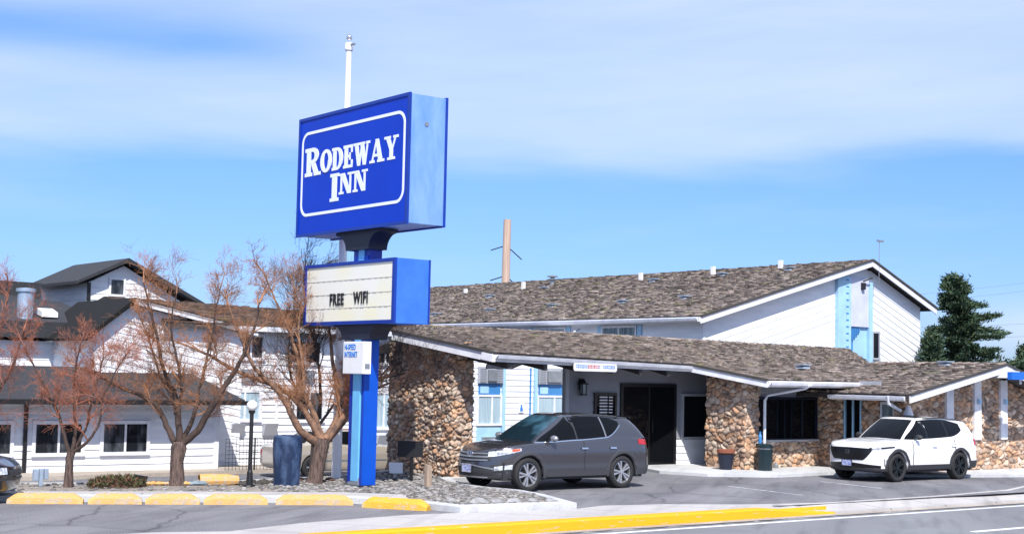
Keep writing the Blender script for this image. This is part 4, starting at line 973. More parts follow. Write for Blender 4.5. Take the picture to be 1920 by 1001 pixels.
# flagpole
FP = thing('flagpole', 'tall white flagpole standing behind the blue sign', 'flagpole', 17.41, 28.67)
m = MB(); m.lathe([(.115,0),(.105,3.5),(.085,7.5),(.062,10.05)],17.41,28.67,16); m.build('pole', 'white_plain', FP, smooth=True)
m = MB(); m.lathe([(.09,10.05),(.10,10.08),(.10,10.20),(.05,10.24),(.0,10.25)],17.41,28.67,12); m.build('truck', 'white_plain', FP)
m = MB(); m.lathe([(0,10.28)]+[(.075*sin(pi*i/8),10.36-.075*cos(pi*i/8)) for i in range(9)],17.41,28.67,12); m.lathe([(.02,10.24),(.02,10.30)],17.41,28.67,6); m.build('finial', 'chrome', FP, smooth=True)
m = MB(); m.tube([(17.41,28.6,10.18),(17.41,28.42,10.16)],.03); m.build('pulley', 'metal_grey', FP)

# globe lamp post
LP = thing('globe_lamp', 'short black lamp post with white glass globe between two bare trees', 'lamp post', 14.5, 27.35, .1)
m = MB(); m.lathe([(.12,.1),(.12,.14),(.07,.16),(.06,.4),(.045,.45),(.04,1.62),(.06,1.63),(.075,1.68),(.05,1.70)],14.5,27.35,14); m.build('post', 'iron_black', LP)
m = MB(); m.lathe([(.05,1.69)]+[(.115*sin(pi*(i+1)/12),1.79-.115*cos(pi*(i+1)/12)) for i in range(12)],14.5,27.35,18); m.build('globe', 'globe', LP, smooth=True)

# blue wrapped bin on the island
BB = thing('blue_bin', 'faded blue ribbed bin with flared lid between lamp post and forked tree', 'bin', 15.35, 27.3, .1)
m = MB(); n = 28; rows = []
for z, r in ((.08,.27),(.5,.285),(.72,.30)): rows.append([(15.35+r*(1+.03*(k%2))*cos(2*pi*k/n),27.3+r*(1+.03*(k%2))*sin(2*pi*k/n),z) for k in range(n)])
m.grid(rows, closed=True); m.face(rows[0]); m.build('body', 'bin_blue', BB)
m = MB(); rows = []
for z, r in ((.69,.305),(.98,.315),(1.13,.30),(1.16,.25),(1.17,.0)): rows.append([(15.35+r*cos(2*pi*k/n),27.3+r*sin(2*pi*k/n),z+.01*cos(k)) for k in range(n)])
m.grid(rows, closed=True); m.build('lid', 'bin_blue', BB)

# plain dark sign board on post, timber stake, small tilted notice, meter box
SB = thing('dark_sign_board', 'small black sign board on a dark post in front of the stone wall', 'sign', 18.45, 27.15, .1)
m = MB(); m.box(18.42,18.48,27.12,27.18,.1,1.0); m.build('post', 'iron_black', SB)
m = MB(); m.hexa([(18.2,27.36,.66),(18.6,26.92,.66),(18.62,26.95,.66),(18.22,27.39,.66)],[(18.2,27.36,1.02),(18.6,26.92,1.02),(18.62,26.95,1.02),(18.22,27.39,1.02)]); m.build('board', 'iron_black', SB)
m = MB(); m.hexa([(17.90,25.72,.1),(18.02,25.72,.1),(18.02,25.84,.1),(17.90,25.84,.1)],[(17.90,25.72,.58),(18.02,25.72,.55),(18.02,25.84,.57),(17.90,25.84,.60)])
solo('timber_stake', m, 'wood_post', 'short weathered timber post standing in the gravel', 'post', 17.96, 25.78, .1, bevel=.01)
m = MB(); m.hexa([(18.62,28.3,.22),(18.86,28.1,.22),(18.92,28.2,.24),(18.68,28.4,.24)],[(18.66,28.38,.46),(18.90,28.18,.46),(18.94,28.25,.46),(18.70,28.45,.46)]); m.box(18.74,18.78,28.26,28.30,.1,.26)
solo('small_notice', m, 'white_plain', 'small tilted white notice low in the shade by the blue pole', 'notice', 18.75, 28.3, .1)
m = MB(); m.box(10.62,10.70,28.95,29.03,.1,.46); m.box(10.50,10.60,28.93,29.05,.22,.45); m.box(10.72,10.80,28.93,29.05,.24,.46)
solo('water_valve', m, 'galv', 'small grey standpipe beside the wheel stops at far left', 'standpipe', 10.66, 28.99, .1, bevel=.01)
# landscape timbers / broken yellow stop
m = MB(); m.lathe([(.17,-.5),(.18,-.2),(.17,.2),(.13,.48),(.0,.5)],0,0,12)
m.v = [(14.15+v[2]*.78+v[0]*.3, 28.05-v[2]*.3+v[0], .19+v[1]*.8) for v in m.v]
solo('yellow_log', m, 'yellow_old', 'stubby yellow painted log lying left of the lamp post', 'log', 14.15, 28.05, .1)
m = MB(); 
for k in range(9): rock(m, 12.75+k*.085, 28.45-.04*k, .14, random.uniform(.06,.11))
solo('yellow_rubble', m, 'yellow_old', 'broken yellow painted concrete rubble at the foot of a tree', 'rubble', 13.0, 28.4, .1)
m = MB(); rock(m, 13.75, 28.1, .14, .17, (.22,.28,.33), .4); rock(m, 13.55, 28.15, .13, .1, (.26,.32,.36), .5)
solo('blue_grey_rock', m, 'pebble', 'flat blue grey rock right of the thick trunk', 'rock', 13.75, 28.1, .1)
m = MB(); 
for k in range(14): rock(m, 14.6+random.uniform(-.1,.75), 27.75+random.uniform(-.2,.2), .13, random.uniform(.05,.11), (.06,.055,.05), .8)
solo('dark_rubble', m, 'pebble', 'dark jagged lumps of rubble behind the lamp post', 'rubble', 14.9, 27.75, .1)
m = MB()
for k in range(8): rock(m, 16.2+random.uniform(0,.9), 28.2+random.uniform(-.3,.3), .12, random.uniform(.06,.12), (.10,.05,.035), .5)
solo('leaf_litter', m, 'pebble', 'reddish heap of dry leaves between forked tree and flagpole', 'leaves', 16.6, 28.2, .1)

# wheel stops
ends = [((9.32,26.62),(10.40,26.10)),((10.50,26.03),(11.28,25.58)),((11.33,25.62),(12.20,25.16)),((12.32,25.07),(13.38,24.58)),((13.60,24.55),(14.80,23.82)),((14.85,23.2),(15.55,22.25))]
ends = [((9.22,26.72),(10.42,26.10)),((10.50,26.06),(11.36,25.62)),((11.42,25.60),(12.30,25.14)),((12.36,25.10),(13.42,24.56)),((13.56,24.50),(14.84,23.80)),((14.80,23.33),(15.50,22.20))]
STOPL = ['worn yellow wheel stop nearest the dark car','worn yellow wheel stop below the low brown shrub','worn yellow wheel stop below the thick trunk of the middle tree','worn yellow wheel stop below the globe lamp post','long yellow wheel stop between blue bin and blue pole','bright yellow wheel stop set crooked, nearest the yellow kerb']
for k, ((b0,a0),(b1,a1)) in enumerate(ends):
    L = sqrt((b1-b0)**2+(a1-a0)**2); ang = atan2(a1-a0, b1-b0); m = MB(); rows = []; nn = 22
    hh = .19 if k < 5 else .20
    for i in range(nn+1):
        t = i/nn; x = -L/2+L*t; e = min(1, min(t, 1-t)*L/.16); h = hh*(0.45+0.55*e) + random.uniform(-.006,.006); w_ = .11
        jj = random.uniform(-.006,.006)
        rows.append([(x,-w_+jj,0.0),(x,-w_+.015,h*.55),(x,-w_*.45+jj,h),(x,w_*.45,h+jj*.5),(x,w_-.015,h*.55),(x,w_,0.0)])
    m.grid(rows); m.face(rows[0]); m.face(rows[-1][::-1])
    o = m.build('wheel_stop', 'yellow_new' if k == 5 else 'yellow_old')
    o.location = W((b0+b1)/2,(a0+a1)/2,0.0); o.rotation_euler = (0,0,TH+ang)
    tag(o, STOPL[k], 'wheel stop', 'yellow wheel stops along the island')

# bins and pots by the office
TB = thing('litter_bin', 'dark green octagonal litter bin on the walkway by the downspout', 'bin', 30.35, 27.3, .075)
m = MB(); m.lathe([(.215,.075),(.225,.62),(.225,.66)],30.35,27.3,8); m.lathe([(.225,.70),(.225,.76),(.17,.80),(0,.81)],30.35,27.3,8); m.build('body', 'bin_green', TB)
m = MB(); m.lathe([(.205,.655),(.205,.70)],30.35,27.3,8); m.build('rim', 'metal_grey', TB)
m = MB(); m.lathe([(.05,.0),(.055,.2),(.03,.26),(.03,.34),(0,.345)],30.3,27.45,10); m.v = [(v[0]+.25,v[1]+.2,v[2]+.80) for v in m.v]
solo('blue_bottle', m, 'panel_blue', 'blue spray bottle standing behind the litter bin', 'bottle', 30.55, 27.65, .8)
m = MB(); m.tube([(30.45,27.85,.8),(30.45,27.85,.08)], .02); m.box(30.40,30.72,27.55,27.95,.72,.80)
solo('small_stand', m, 'iron_black', 'little black stand against the stone pillar behind the litter bin', 'stand', 30.55, 27.75, .075)
PT = thing('planter', 'dark planter with terracotta dish in front of the stone pillar', 'planter', 29.55, 28.0, .075)
m = MB(); m.lathe([(.17,.075),(.23,.48),(.24,.50),(.2,.50)],29.55,28.0,14); m.build('pot', 'bracket_dark', PT)
m = MB(); m.lathe([(.2,.505),(.25,.54),(.26,.62),(.22,.63),(.0,.60)],29.55,28.0,14); m.build('dish', 'terracotta', PT)
m = MB(); m.lathe([(.09,.075),(.08,.16),(.02,.24),(0,.25)],31.6,28.0,8); solo('garden_light', m, 'metal_grey', 'small grey cone light at the foot of the stone base', 'light', 31.6, 28.0, .075)
# climbing plant and banner
m = MB(); random.seed(3)
for s_ in range(7):
    p = Vector((34.0+random.uniform(-.1,.25), 28.12, .1)); pts = [p.copy()]
    for k in range(9): p = p+Vector((random.uniform(-.08,.10), random.uniform(-.02,.02), .16)); pts.append(p.copy())
    m.tube(pts, .012, n=4)
    for q in pts[2:]:
        for _ in range(5):
            c = q+Vector((random.uniform(-.1,.1), random.uniform(-.08,.02), random.uniform(-.06,.06))); d = Vector((random.uniform(-1,1),random.uniform(-1,1),random.uniform(-1,1))).normalized()*.04; e = d.cross(Vector((0,.7,.7))).normalized()*.02
            m.face([c-d, c+e, c+d, c-e])
for f in range(len(m.c)): m.c[f] = (.05,.075,.04)
solo('climbing_plant', m, 'shrub', 'thin green climber on the stone pillar beside the white car', 'plant', 34.05, 28.15, .08)
BN = thing('gutter_banner', 'small white banner with dark lettering hung under the porch gutter', 'banner', 24.6, 27.75, 2.6)
PB = lambda t, o, z: (23.3+2.0*t-.28*o, 27.36+.61*t-.95*o, z)
m = MB(); rr_ = rrect(2.0, .20, .07, 4)
m.hexa([PB(x/2,.15,2.69+y) for x,y in rr_],[PB(x/2,.17,2.69+y) for x,y in rr_]); bp = m.build('panel', 'white_plain', BN); sub(bp, BN)
random.seed(5); m = MB(); m3 = MB(); x = .06
while x < .93:
    w_ = random.uniform(.012,.03)
    if .60 < x < .66: x += .03; continue
    mm = m3 if .30 < x < .56 else m
    for part in range(2):
        z = 2.76+part*.05+random.uniform(0,.01); mm.hexa([PB(x,.170,z),PB(x+w_,.170,z),PB(x+w_,.173,z),PB(x,.173,z)],[PB(x+w_*.1,.170,z+.035),PB(x+w_*.8,.170,z+.035),PB(x+w_*.8,.173,z+.035),PB(x+w_*.1,.173,z+.035)])
    x += w_+.008
m.build('print', 'letter_blue', bp); m3.build('print', 'red_ink', bp)

# mesh fence behind the lamp post
WF = thing('mesh_fence', 'low wire mesh fence with thin posts in front of the left wing', 'fence', 20.5, 39.0, -.4)
m = MB()
for k in range(9): z = -.4+k*.115; m.tube([(19.7,38.7,z),(23.3,38.7,z)], .006, n=4)
for k in range(32): b = 19.7+k*.115; m.tube([(b,38.7,-.42),(b,38.7,.52)], .006, n=4)
m.build('mesh', 'iron_black', WF)
for b, h in ((20.65,.55),(22.1,1.05),(23.3,.6)):
    m = MB(); m.tube([(b,38.68,-.45),(b,38.68,h)], .022); m.build('post', 'iron_black', WF)

# far utility pole with side stays
UP = wthing('utility_pole', 'tall bare timber utility pole behind the shake roof', 'utility pole', (-0.45, 90, -1))
m = MB(); m.tube([(0,0,0),(.10,0,13.35)], [.30,.24], n=12); m.build('pole', 'wood_pole', UP)
for (z, s_) in ((11.4,1),(9.5,1)):
    m = MB(); m.tube([(.0,0,z+.3),(-.9,0,z)], .035); m.tube([(.2,0,z+.2),(1.05,0,z-.55)], .035)
    m.build('crossarm', 'iron_black', UP)
# thin power lines at right
m = MB()
for k, (z0, z1) in enumerate(((7.3,12.6),(6.9,12.0),(5.6,8.9),(4.9,8.3))):
    pts = [(21.0+i*2.6, 78, z0+(z1-z0)*i/10-.7*sin(pi*i/10)) for i in range(11)]; m.tube(pts, .007, n=4)
o = m.build('power_line', 'metal_grey'); tag(o, 'thin power lines crossing the sky above the evergreen', 'power line')

# ------------------------------------------------------------------ trees
def grow(mb, p, d, L, r, depth, maxd, spread, up, tw, rng, mbt=None, droop=0.0):
    n = 4 if depth < 2 else 3; pts = [p.copy()]; rads = [r]; q = p.copy(); dd = d.copy()
    for i in range(n):
        dd = (dd+Vector((rng.uniform(-1,1),rng.uniform(-1,1),rng.uniform(-1,1)))*0.15+Vector((0,0,up))*0.10).normalized()
        q = q+dd*(L/n); pts.append(q.copy()); rads.append(r*(1-0.45*(i+1)/n))
    tgt = mb if depth < 1 else (mbt or mb)
    tgt.tube(pts, [max(x, tw) for x in rads], n=5 if depth < 2 else 3, cap=False)
    if depth >= maxd: return
    kids = rng.randint(3, 4) if depth < 3 else rng.randint(2, 4)
    for k in range(kids):
        t = rng.uniform(0.25, 1.0); i = min(n-1, int(t*n)); f = t*n-i; bp_ = pts[i].lerp(pts[i+1], f); rb = rads[i]*0.62
        ax = Vector((rng.uniform(-1,1),rng.uniform(-1,1),rng.uniform(-1,1))).normalized()
        nd = (dd+ax*spread*.85).normalized()
        grow(mb, bp_, nd, L*rng.uniform(0.6,0.98), rb, depth+1, maxd, spread, up, tw, rng, mbt)
def bare_tree(name, label, base, trunk, limbs, seed, mats, maxd=5, kids=(5,8), L0=0.9, tw=0.0023, spread=0.75, up=0.5, group=None):
    """trunk: [(x,z,r)], limbs: list of [(x,y,z,r)...] polylines, in metres from the base (x right, y away, z up)"""
    rng = random.Random(seed); T = wthing(name, label, 'tree', base, 0, group)
    m = MB(); pts = [(x, 0, z) for x, z, r in trunk]; m.tube(pts, [r for x, z, r in trunk], n=14)
    lm = MB(); tw_m = MB()
    for L in limbs:
        P_ = [Vector(q[:3]) for q in L]; R2 = [q[3] for q in L]
        # smooth polyline
        pp, pr = [], []
        for i in range(len(P_)-1):
            for t in (0, .25, .5, .75):
                a0 = P_[max(0,i-1)]; a1 = P_[i]; a2 = P_[i+1]; a3 = P_[min(len(P_)-1,i+2)]
                v = 0.5*((2*a1)+(a2-a0)*t+(2*a0-5*a1+4*a2-a3)*t*t+(3*a1-a0-3*a2+a3)*t**3)
                pp.append(v+Vector((rng.uniform(-1,1),rng.uniform(-1,1),rng.uniform(-1,1)))*.012); pr.append(R2[i]+(R2[i+1]-R2[i])*t)
        pp.append(P_[-1]); pr.append(R2[-1]); lm.tube(pp, [x_*.66 for x_ in pr], n=9)
        tot = len(pp); nk = rng.randint(*kids)+int(sum((pp[i+1]-pp[i]).length for i in range(tot-1))*2.6)
        for k in range(nk):
            i = rng.randint(int(tot*.22), tot-2); d = (pp[i+1]-pp[i]).normalized()
            ax = Vector((rng.uniform(-1,1),rng.uniform(-1,1),rng.uniform(-.4,1))).normalized()
            nd = (d*.8+ax*spread+Vector((0,0,up*.5))).normalized()
            f = 1-0.35*i/tot
            grow(lm, pp[i], nd, L0*rng.uniform(.6,1.1)*f, min(pr[i]*.42, .017), 1, maxd, spread, up, tw, rng, tw_m)
        grow(lm, pp[-1], (pp[-1]-pp[-2]).normalized(), L0*.8, pr[-1]*.9, 1, maxd, spread, up, tw, rng, tw_m)
    m.build('trunk', mats[0], T, smooth=True, normals=False)
    lm.build('limbs', mats[1], T, smooth=True, normals=False)
    tw_m.build('twigs', mats[2], T, smooth=True, normals=False); return T
S = 1/84.0
def L_(xb, yb, pts, sc=S): return [((x-xb)*sc, dy, (yb-y)*sc, r) for x, y, dy, r in pts]
# big forked tree left of the sign
xb, yb, sc = 588, 915, 1/82.
bare_tree('bare_tree', 'forked bare tree with long orange limbs just left of the blue sign', W(16.18,27.52,.08), [(-.04,-.05,.22),(.0,.12,.175),(.05,.45,.15),(.12,.85,.165),(.15,1.0,.14)],
 [L_(xb,yb,[(598,838,0,.15),(575,800,.05,.11),(545,762,.1,.095),(500,738,.1,.08),(440,715,0,.065),(395,690,-.1,.05),(352,672,-.1,.03)],sc),
  L_(xb,yb,[(590,842,0,.15),(560,818,-.2,.12),(538,775,-.3,.10),(515,742,-.4,.085),(480,710,-.5,.06),(455,660,-.5,.045),(430,600,-.5,.03)],sc),
  L_(xb,yb,[(604,835,0,.13),(622,790,.4,.095),(612,735,.9,.08),(598,690,1.4,.065),(588,640,1.8,.05),(575,580,2.1,.035),(568,530,2.2,.02)],sc),
  L_(xb,yb,[(606,838,.05,.13),(635,790,.3,.10),(655,752,.5,.08),(690,740,1.5,.05),(722,722,1.9,.03)],sc),
  L_(xb,yb,[(598,838,0,.14),(578,790,.3,.10),(552,745,.6,.08),(540,690,.8,.065),(518,630,.9,.045),(488,570,.9,.03),(468,530,.9,.02)],sc),
  L_(xb,yb,[(604,838,.1,.12),(640,790,.7,.085),(650,730,1.4,.07),(642,670,1.9,.055),(620,600,2.2,.035),(598,540,2.4,.025)],sc),
  L_(xb,yb,[(560,755,.1,.07),(556,710,.4,.055),(542,650,.7,.04),(540,600,.9,.03),(528,560,1.0,.02)],sc)],
 11, ('bark','bark_orange','twig_orange'), maxd=5, L0=.45, kids=(3,4), spread=.95, up=.35)
# middle tree
xb, yb, sc = 328, 918, 1/82.
bare_tree('bare_tree', 'thick grey trunked bare tree in the middle of the three', W(13.26,28.22,.08), [(0,-.05,.20),(.01,.15,.155),(-.01,.5,.14),(.02,.8,.165),(.02,.93,.13)],
 [L_(xb,yb,[(322,842,0,.11),(305,815,.1,.09),(290,785,.1,.08),(262,765,.1,.07),(225,752,.1,.055),(190,735,.1,.04),(150,720,.2,.025)],sc),
  L_(xb,yb,[(330,842,0,.12),(327,800,.0,.10),(320,765,0,.08),(300,720,-.1,.06),(288,660,-.2,.045),(272,610,-.2,.03),(262,570,-.2,.02)],sc),
  L_(xb,yb,[(336,845,0,.12),(362,822,-.1,.11),(385,785,-.2,.10),(408,745,-.2,.085),(432,705,-.2,.065),(452,650,-.1,.045),(460,600,0,.03)],sc),
  L_(xb,yb,[(332,842,.1,.09),(345,800,.4,.07),(352,745,.6,.055),(362,690,.7,.04),(372,620,.7,.025),(380,570,.7,.015)],sc),
  L_(xb,yb,[(322,795,0,.06),(306,765,.4,.05),(280,730,.6,.04),(262,680,.7,.03),(240,630,.7,.018)],sc),
  L_(xb,yb,[(328,780,0,.06),(335,740,-.3,.05),(325,690,-.4,.04),(318,640,-.5,.03),(325,590,-.5,.018)],sc)],
 12, ('bark','bark_brown','twig_orange'), maxd=5, L0=.45, kids=(3,4), spread=.95, up=.3)
# small reddish tree
xb, yb, sc = 128, 922, 1/82.
bare_tree('bare_tree', 'slender bare tree with reddish twigs, leftmost trunk on the island', W(11.1,28.63,.08), [(0,-.05,.11),(0,.3,.085),(.0,.6,.08),(.03,.72,.09)],
 [L_(xb,yb,[(128,868,0,.07),(118,835,0,.055),(105,800,0,.045),(88,765,-.1,.035),(70,725,-.2,.025),(50,690,-.2,.015)],sc),
  L_(xb,yb,[(131,865,0,.07),(134,830,.1,.055),(130,785,.1,.045),(125,740,.2,.035),(132,690,.2,.02)],sc),
  L_(xb,yb,[(132,865,0,.06),(160,842,-.1,.045),(178,812,-.1,.035),(182,770,-.1,.03),(200,730,-.1,.02),(215,700,0,.014)],sc),
  L_(xb,yb,[(131,862,0,.06),(145,825,.3,.045),(150,785,.4,.035),(158,740,.5,.025),(165,700,.5,.015)],sc)],
 13, ('bark','bark_brown','twig_red'), maxd=5, L0=.44, kids=(3,5), spread=.95, up=.3)
xb, yb, sc = -50, 922, 1/80.
bare_tree('bare_tree', 'reddish bare tree whose crown leans in at the left edge, trunk out of view', W(9.2,29.9,.08), [(0,-.05,.15),(0,.7,.12)],
 [L_(xb,yb,[(-50,868,0,.09),(-20,820,0,.07),(10,770,.2,.05),(35,720,.2,.035),(45,670,.3,.02)],sc),
  L_(xb,yb,[(-50,868,0,.09),(-40,800,.3,.07),(-25,740,.4,.05),(-5,680,.5,.035),(10,620,.5,.02)],sc)],
 14, ('bark','bark_brown','twig_red'), maxd=5, L0=.46, kids=(3,5), spread=.95, up=.2)
# dark leafless tree close to the stone wall
bare_tree('bare_tree', 'dark bare tree in the shade between flagpole and stone wall', W(17.7,30.2,.0), [(0,-.05,.12),(.05,1.2,.10)],
 [[(0.05,0,1.2,.08),(.1,.1,2.0,.06),(.0,.2,2.8,.045),(-.2,.2,3.6,.03),(-.4,.2,4.6,.018)],[(0.05,0,1.2,.08),(-.4,.1,1.9,.05),(-.7,.1,2.8,.035),(-.6,0,3.9,.02)],
  [(0.05,0,1.2,.06),(.6,-.1,1.9,.045),(1.3,-.2,2.3,.035),(2.0,-.3,2.5,.02)]], 15, ('twig_dark','twig_dark','twig_dark'), maxd=5, L0=.8, kids=(6,8))
# evergreen behind the office
def spruce(label, base, h, r, seed, n=2300, group=None):
    rng = random.Random(seed); T = wthing('evergreen_tree', label, 'tree', base, 0, group)
    m = MB(); m.tube([(0,0,0),(0,0,h*.55),(0,0,h*.97)], [.16,.09,.015], n=8); m.build('trunk', 'bark', T)
    m = MB()
    nb = 95
    for k in range(nb):
        t = (k+.5)/nb; z = h*(.10+.87*t**.9); R = r*min(1, 1.12*(1-t)**.85+.02)*rng.uniform(.5,1.15); a = rng.uniform(0, 2*pi)
        dirv = Vector((cos(a), sin(a), rng.uniform(.02,.45)))
        steps = max(3, int(R/.13)); cb = Vector((0,0,z-R*.1))
        for s_ in range(steps):
            f = (s_+1)/steps; c = cb+dirv*(R*f)+Vector((0,0,.10*sin(f*3)-.22*f))
            sp = .10+.26*(1-f*.6)
            for _ in range(int(n/nb/steps*3.2)+3):
                q = c+Vector((rng.gauss(0,sp*.5),rng.gauss(0,sp*.5),rng.gauss(0,sp*.28)))
                l = rng.uniform(.10,.22); d = (dirv+Vector((rng.uniform(-.9,.9),rng.uniform(-.9,.9),rng.uniform(-.3,.9)))).normalized()*l
                e = d.cross(Vector((rng.uniform(-1,1),rng.uniform(-1,1),rng.uniform(-1,1)))).normalized()*l*.20
                g = rng.uniform(.55,1.35); col = (.040*g,.080*g,.045*g) if rng.random() < .75 else (.085*g,.115*g,.05*g)
                m.face([q-e, q+e, q+d*1.0], col); 
    m.build('foliage', 'needles', T, normals=False); return T
spruce('broad dark green spruce behind the office roof', W(53.1,37.0,-.3), 7.7, 3.7, 21, n=14000)
spruce('small spruce tucked beside the end of the white gable wall', W(46.3,33.3,-.3), 5.0, 1.15, 22, n=3200)
spruce('small dark evergreen tip above the right end of the office roof', W(57.5,36.5,-.3), 4.8, .9, 23, n=1500)
# low shrub
random.seed(31); m = MB()
for _ in range(1500):
    a = random.uniform(0,2*pi); q = sqrt(random.random()); x = q*cos(a)*.62; y = q*sin(a)*.32; z = random.uniform(0,.24)*sqrt(max(0,1-q*q*.8))
    c = Vector((11.95+x, 28.2+y, .11+z)); d = Vector((random.uniform(-1,1),random.uniform(-1,1),random.uniform(0,1.5))).normalized()*.09; e = d.cross(Vector((random.uniform(-1,1),.4,.2))).normalized()*.016
    g = random.uniform(.5,1.4); m.face([c-e,c+e,c+d], random.choice(((.10*g,.085*g,.04*g),(.06*g,.08*g,.03*g),(.16*g,.07*g,.045*g))))
solo('low_shrub', m, 'shrub', 'low brown and green shrub between the two left trees', 'shrub', 11.95, 28.2, .1, normals=False)
m = MB(); m.box(12.38,12.5,28.2,28.3,.11,.22); m.hexa([(12.3,28.15,.22),(12.56,28.15,.22),(12.6,28.35,.22),(12.34,28.35,.22)],[(12.36,28.15,.34),(12.6,28.15,.31),(12.6,28.35,.31),(12.36,28.35,.35)])
solo('flood_lamp', m, 'iron_black', 'small dark ground floodlight at the right end of the shrub', 'floodlight', 12.45, 28.25, .1)
# ------------------------------------------------------------------ vehicles
def interp(tab, x):
    if x <= tab[0][0]: return tab[0][1]
    for (x0, y0), (x1, y1) in zip(tab, tab[1:]):
        if x <= x1:
            t = (x-x0)/(x1-x0); t = t*t*(3-2*t)*.5+t*.5; return y0+(y1-y0)*t
    return tab[-1][1]
class Car:
    """x forward, y to the left, z up; the body is a ring swept upward plus a greenhouse ring"""
    def __init__(s, L, Wd, xw, rw, sill, shoulder, zb_, nf=2.7, nr=3.4, lf=1.0, lr=.7, arch=.40, insF=None, insS=None, insR=None):
        s.L, s.w, s.xw, s.rw = L, Wd/2, xw, rw; s.sill, s.sh, s.arch = sill, shoulder, arch; s.chin = zb_
        s.nf, s.nr, s.lf, s.lr = nf, nr, lf, lr
        s.insF = insF; s.insS = insS; s.insR = insR
        P = []; xf, xr = L/2, -L/2
        for i in range(60):
            t = pi/2*i/60; P.append((xf-lf+lf*cos(t)**(2/nf), s.w*sin(t)**(2/nf)))
        k = int((L-lf-lr)/.025)
        for i in range(k): P.append((xf-lf-(L-lf-lr)*i/k, s.w))
        for i in range(61):
            t = pi/2*(1-i/60); P.append((xr+lr-lr*cos(t)**(2/nr), s.w*sin(t)**(2/nr)))
        # resample evenly
        A = [0]
        for i in range(1, len(P)): A.append(A[-1]+math.dist(P[i], P[i-1]))
        s.T = A[-1]; n = int(s.T/.03); Q = []; j = 0
        for i in range(n+1):
            d = s.T*i/n
            while j < len(A)-2 and A[j+1] < d: j += 1
            t = (d-A[j])/max(1e-9, A[j+1]-A[j]); Q.append((P[j][0]+(P[j+1][0]-P[j][0])*t, P[j][1]+(P[j+1][1]-P[j][1])*t))
        s.P = Q; s.n = n
    def ring(s, d):   # arc length from the nose centre, left side -> (x, y, nx, ny)
        f = max(0, min(.99999, d/s.T))*s.n; i = int(f); t = f-i
        x = s.P[i][0]+(s.P[i+1][0]-s.P[i][0])*t; y = s.P[i][1]+(s.P[i+1][1]-s.P[i][1])*t
        i0, i1 = max(0, i-1), min(s.n, i+2); tx, ty = s.P[i1][0]-s.P[i0][0], s.P[i1][1]-s.P[i0][1]
        if i0 == 0: tx, ty = 0, 1
        l = math.hypot(tx, ty); return x, y, ty/l, -tx/l
    def s_at_x(s, x):
        best = 0
        for i in range(s.n):
            if s.P[i][1] > s.w*.90 and s.P[i][0] <= x: return s.T*i/s.n
        return s.T
    def s_at_y(s, y, rear=False):
        r = range(s.n, 0, -1) if rear else range(s.n)
        for i in r:
            if s.P[i][1] >= y: return s.T*i/s.n
        return 0
    def ins(s, d, z):
        x, y, nx, ny = s.ring(d); f = max(0, nx)**1.6; r = max(0, -nx)**1.6
        return interp(s.insF, z)*f+interp(s.insR, z)*r+interp(s.insS, z)*max(0, 1-f-r)
    def pt(s, d, z, off=0.0, side=1):
        x, y, nx, ny = s.ring(d); k = off-s.ins(d, z); return Vector((x+nx*k, side*max(0, y+ny*k) if y > .02 else side*y, z))
    def zlow(s, d):
        x, y, nx, ny = s.ring(d); z = interp(s.chin, x)
        for xw in s.xw:
            q = s.arch**2-(x-xw)**2
            if q > 0 and y > s.w*.6: z = max(z, s.rw*1.0+sqrt(q))
        return z
    def zsh(s, d): return interp(s.sh, s.ring(d)[0])
def strip(car, root, name, m, s0, s1, zb_, zt, off=.006, sides=(1,-1), nc=None, nr=4, th=.03, surf=None, smooth=True):
    """a raised patch following the body between arc lengths s0..s1; zb_/zt: functions of t in 0..1 or numbers"""
    surf = surf or car.pt; obs = []
    for sd in sides:
        mb = MB(); nc_ = nc or max(3, int(abs(s1-s0)/.035)); rows = []
        for j in range(nr+1):
            r = []
            for i in range(nc_+1):
                t = i/nc_; a = zb_(t) if callable(zb_) else zb_; b = zt(t) if callable(zt) else zt
                r.append(surf(s0+(s1-s0)*t, a+(b-a)*j/nr, off, sd))
            rows.append(r)
        mb.grid(rows)
        # turn the rim inwards so the patch has thickness
        rim = [surf(s0+(s1-s0)*i/nc_, (zb_(i/nc_) if callable(zb_) else zb_), off-th, sd) for i in range(nc_+1)]
        rim2 = [surf(s0+(s1-s0)*i/nc_, (zt(i/nc_) if callable(zt) else zt), off-th, sd) for i in range(nc_+1)]
        mb.grid([rows[0], rim]); mb.grid([rows[-1], rim2]); mb.grid([[r[0] for r in rows], [rim[0]]+[r[0] for r in rows[1:-1]]+[rim2[0]]]); mb.grid([[r[-1] for r in rows], [rim[-1]]+[r[-1] for r in rows[1:-1]]+[rim2[-1]]])
        obs.append(mb.build(name, m, root, smooth=False))
    return obs
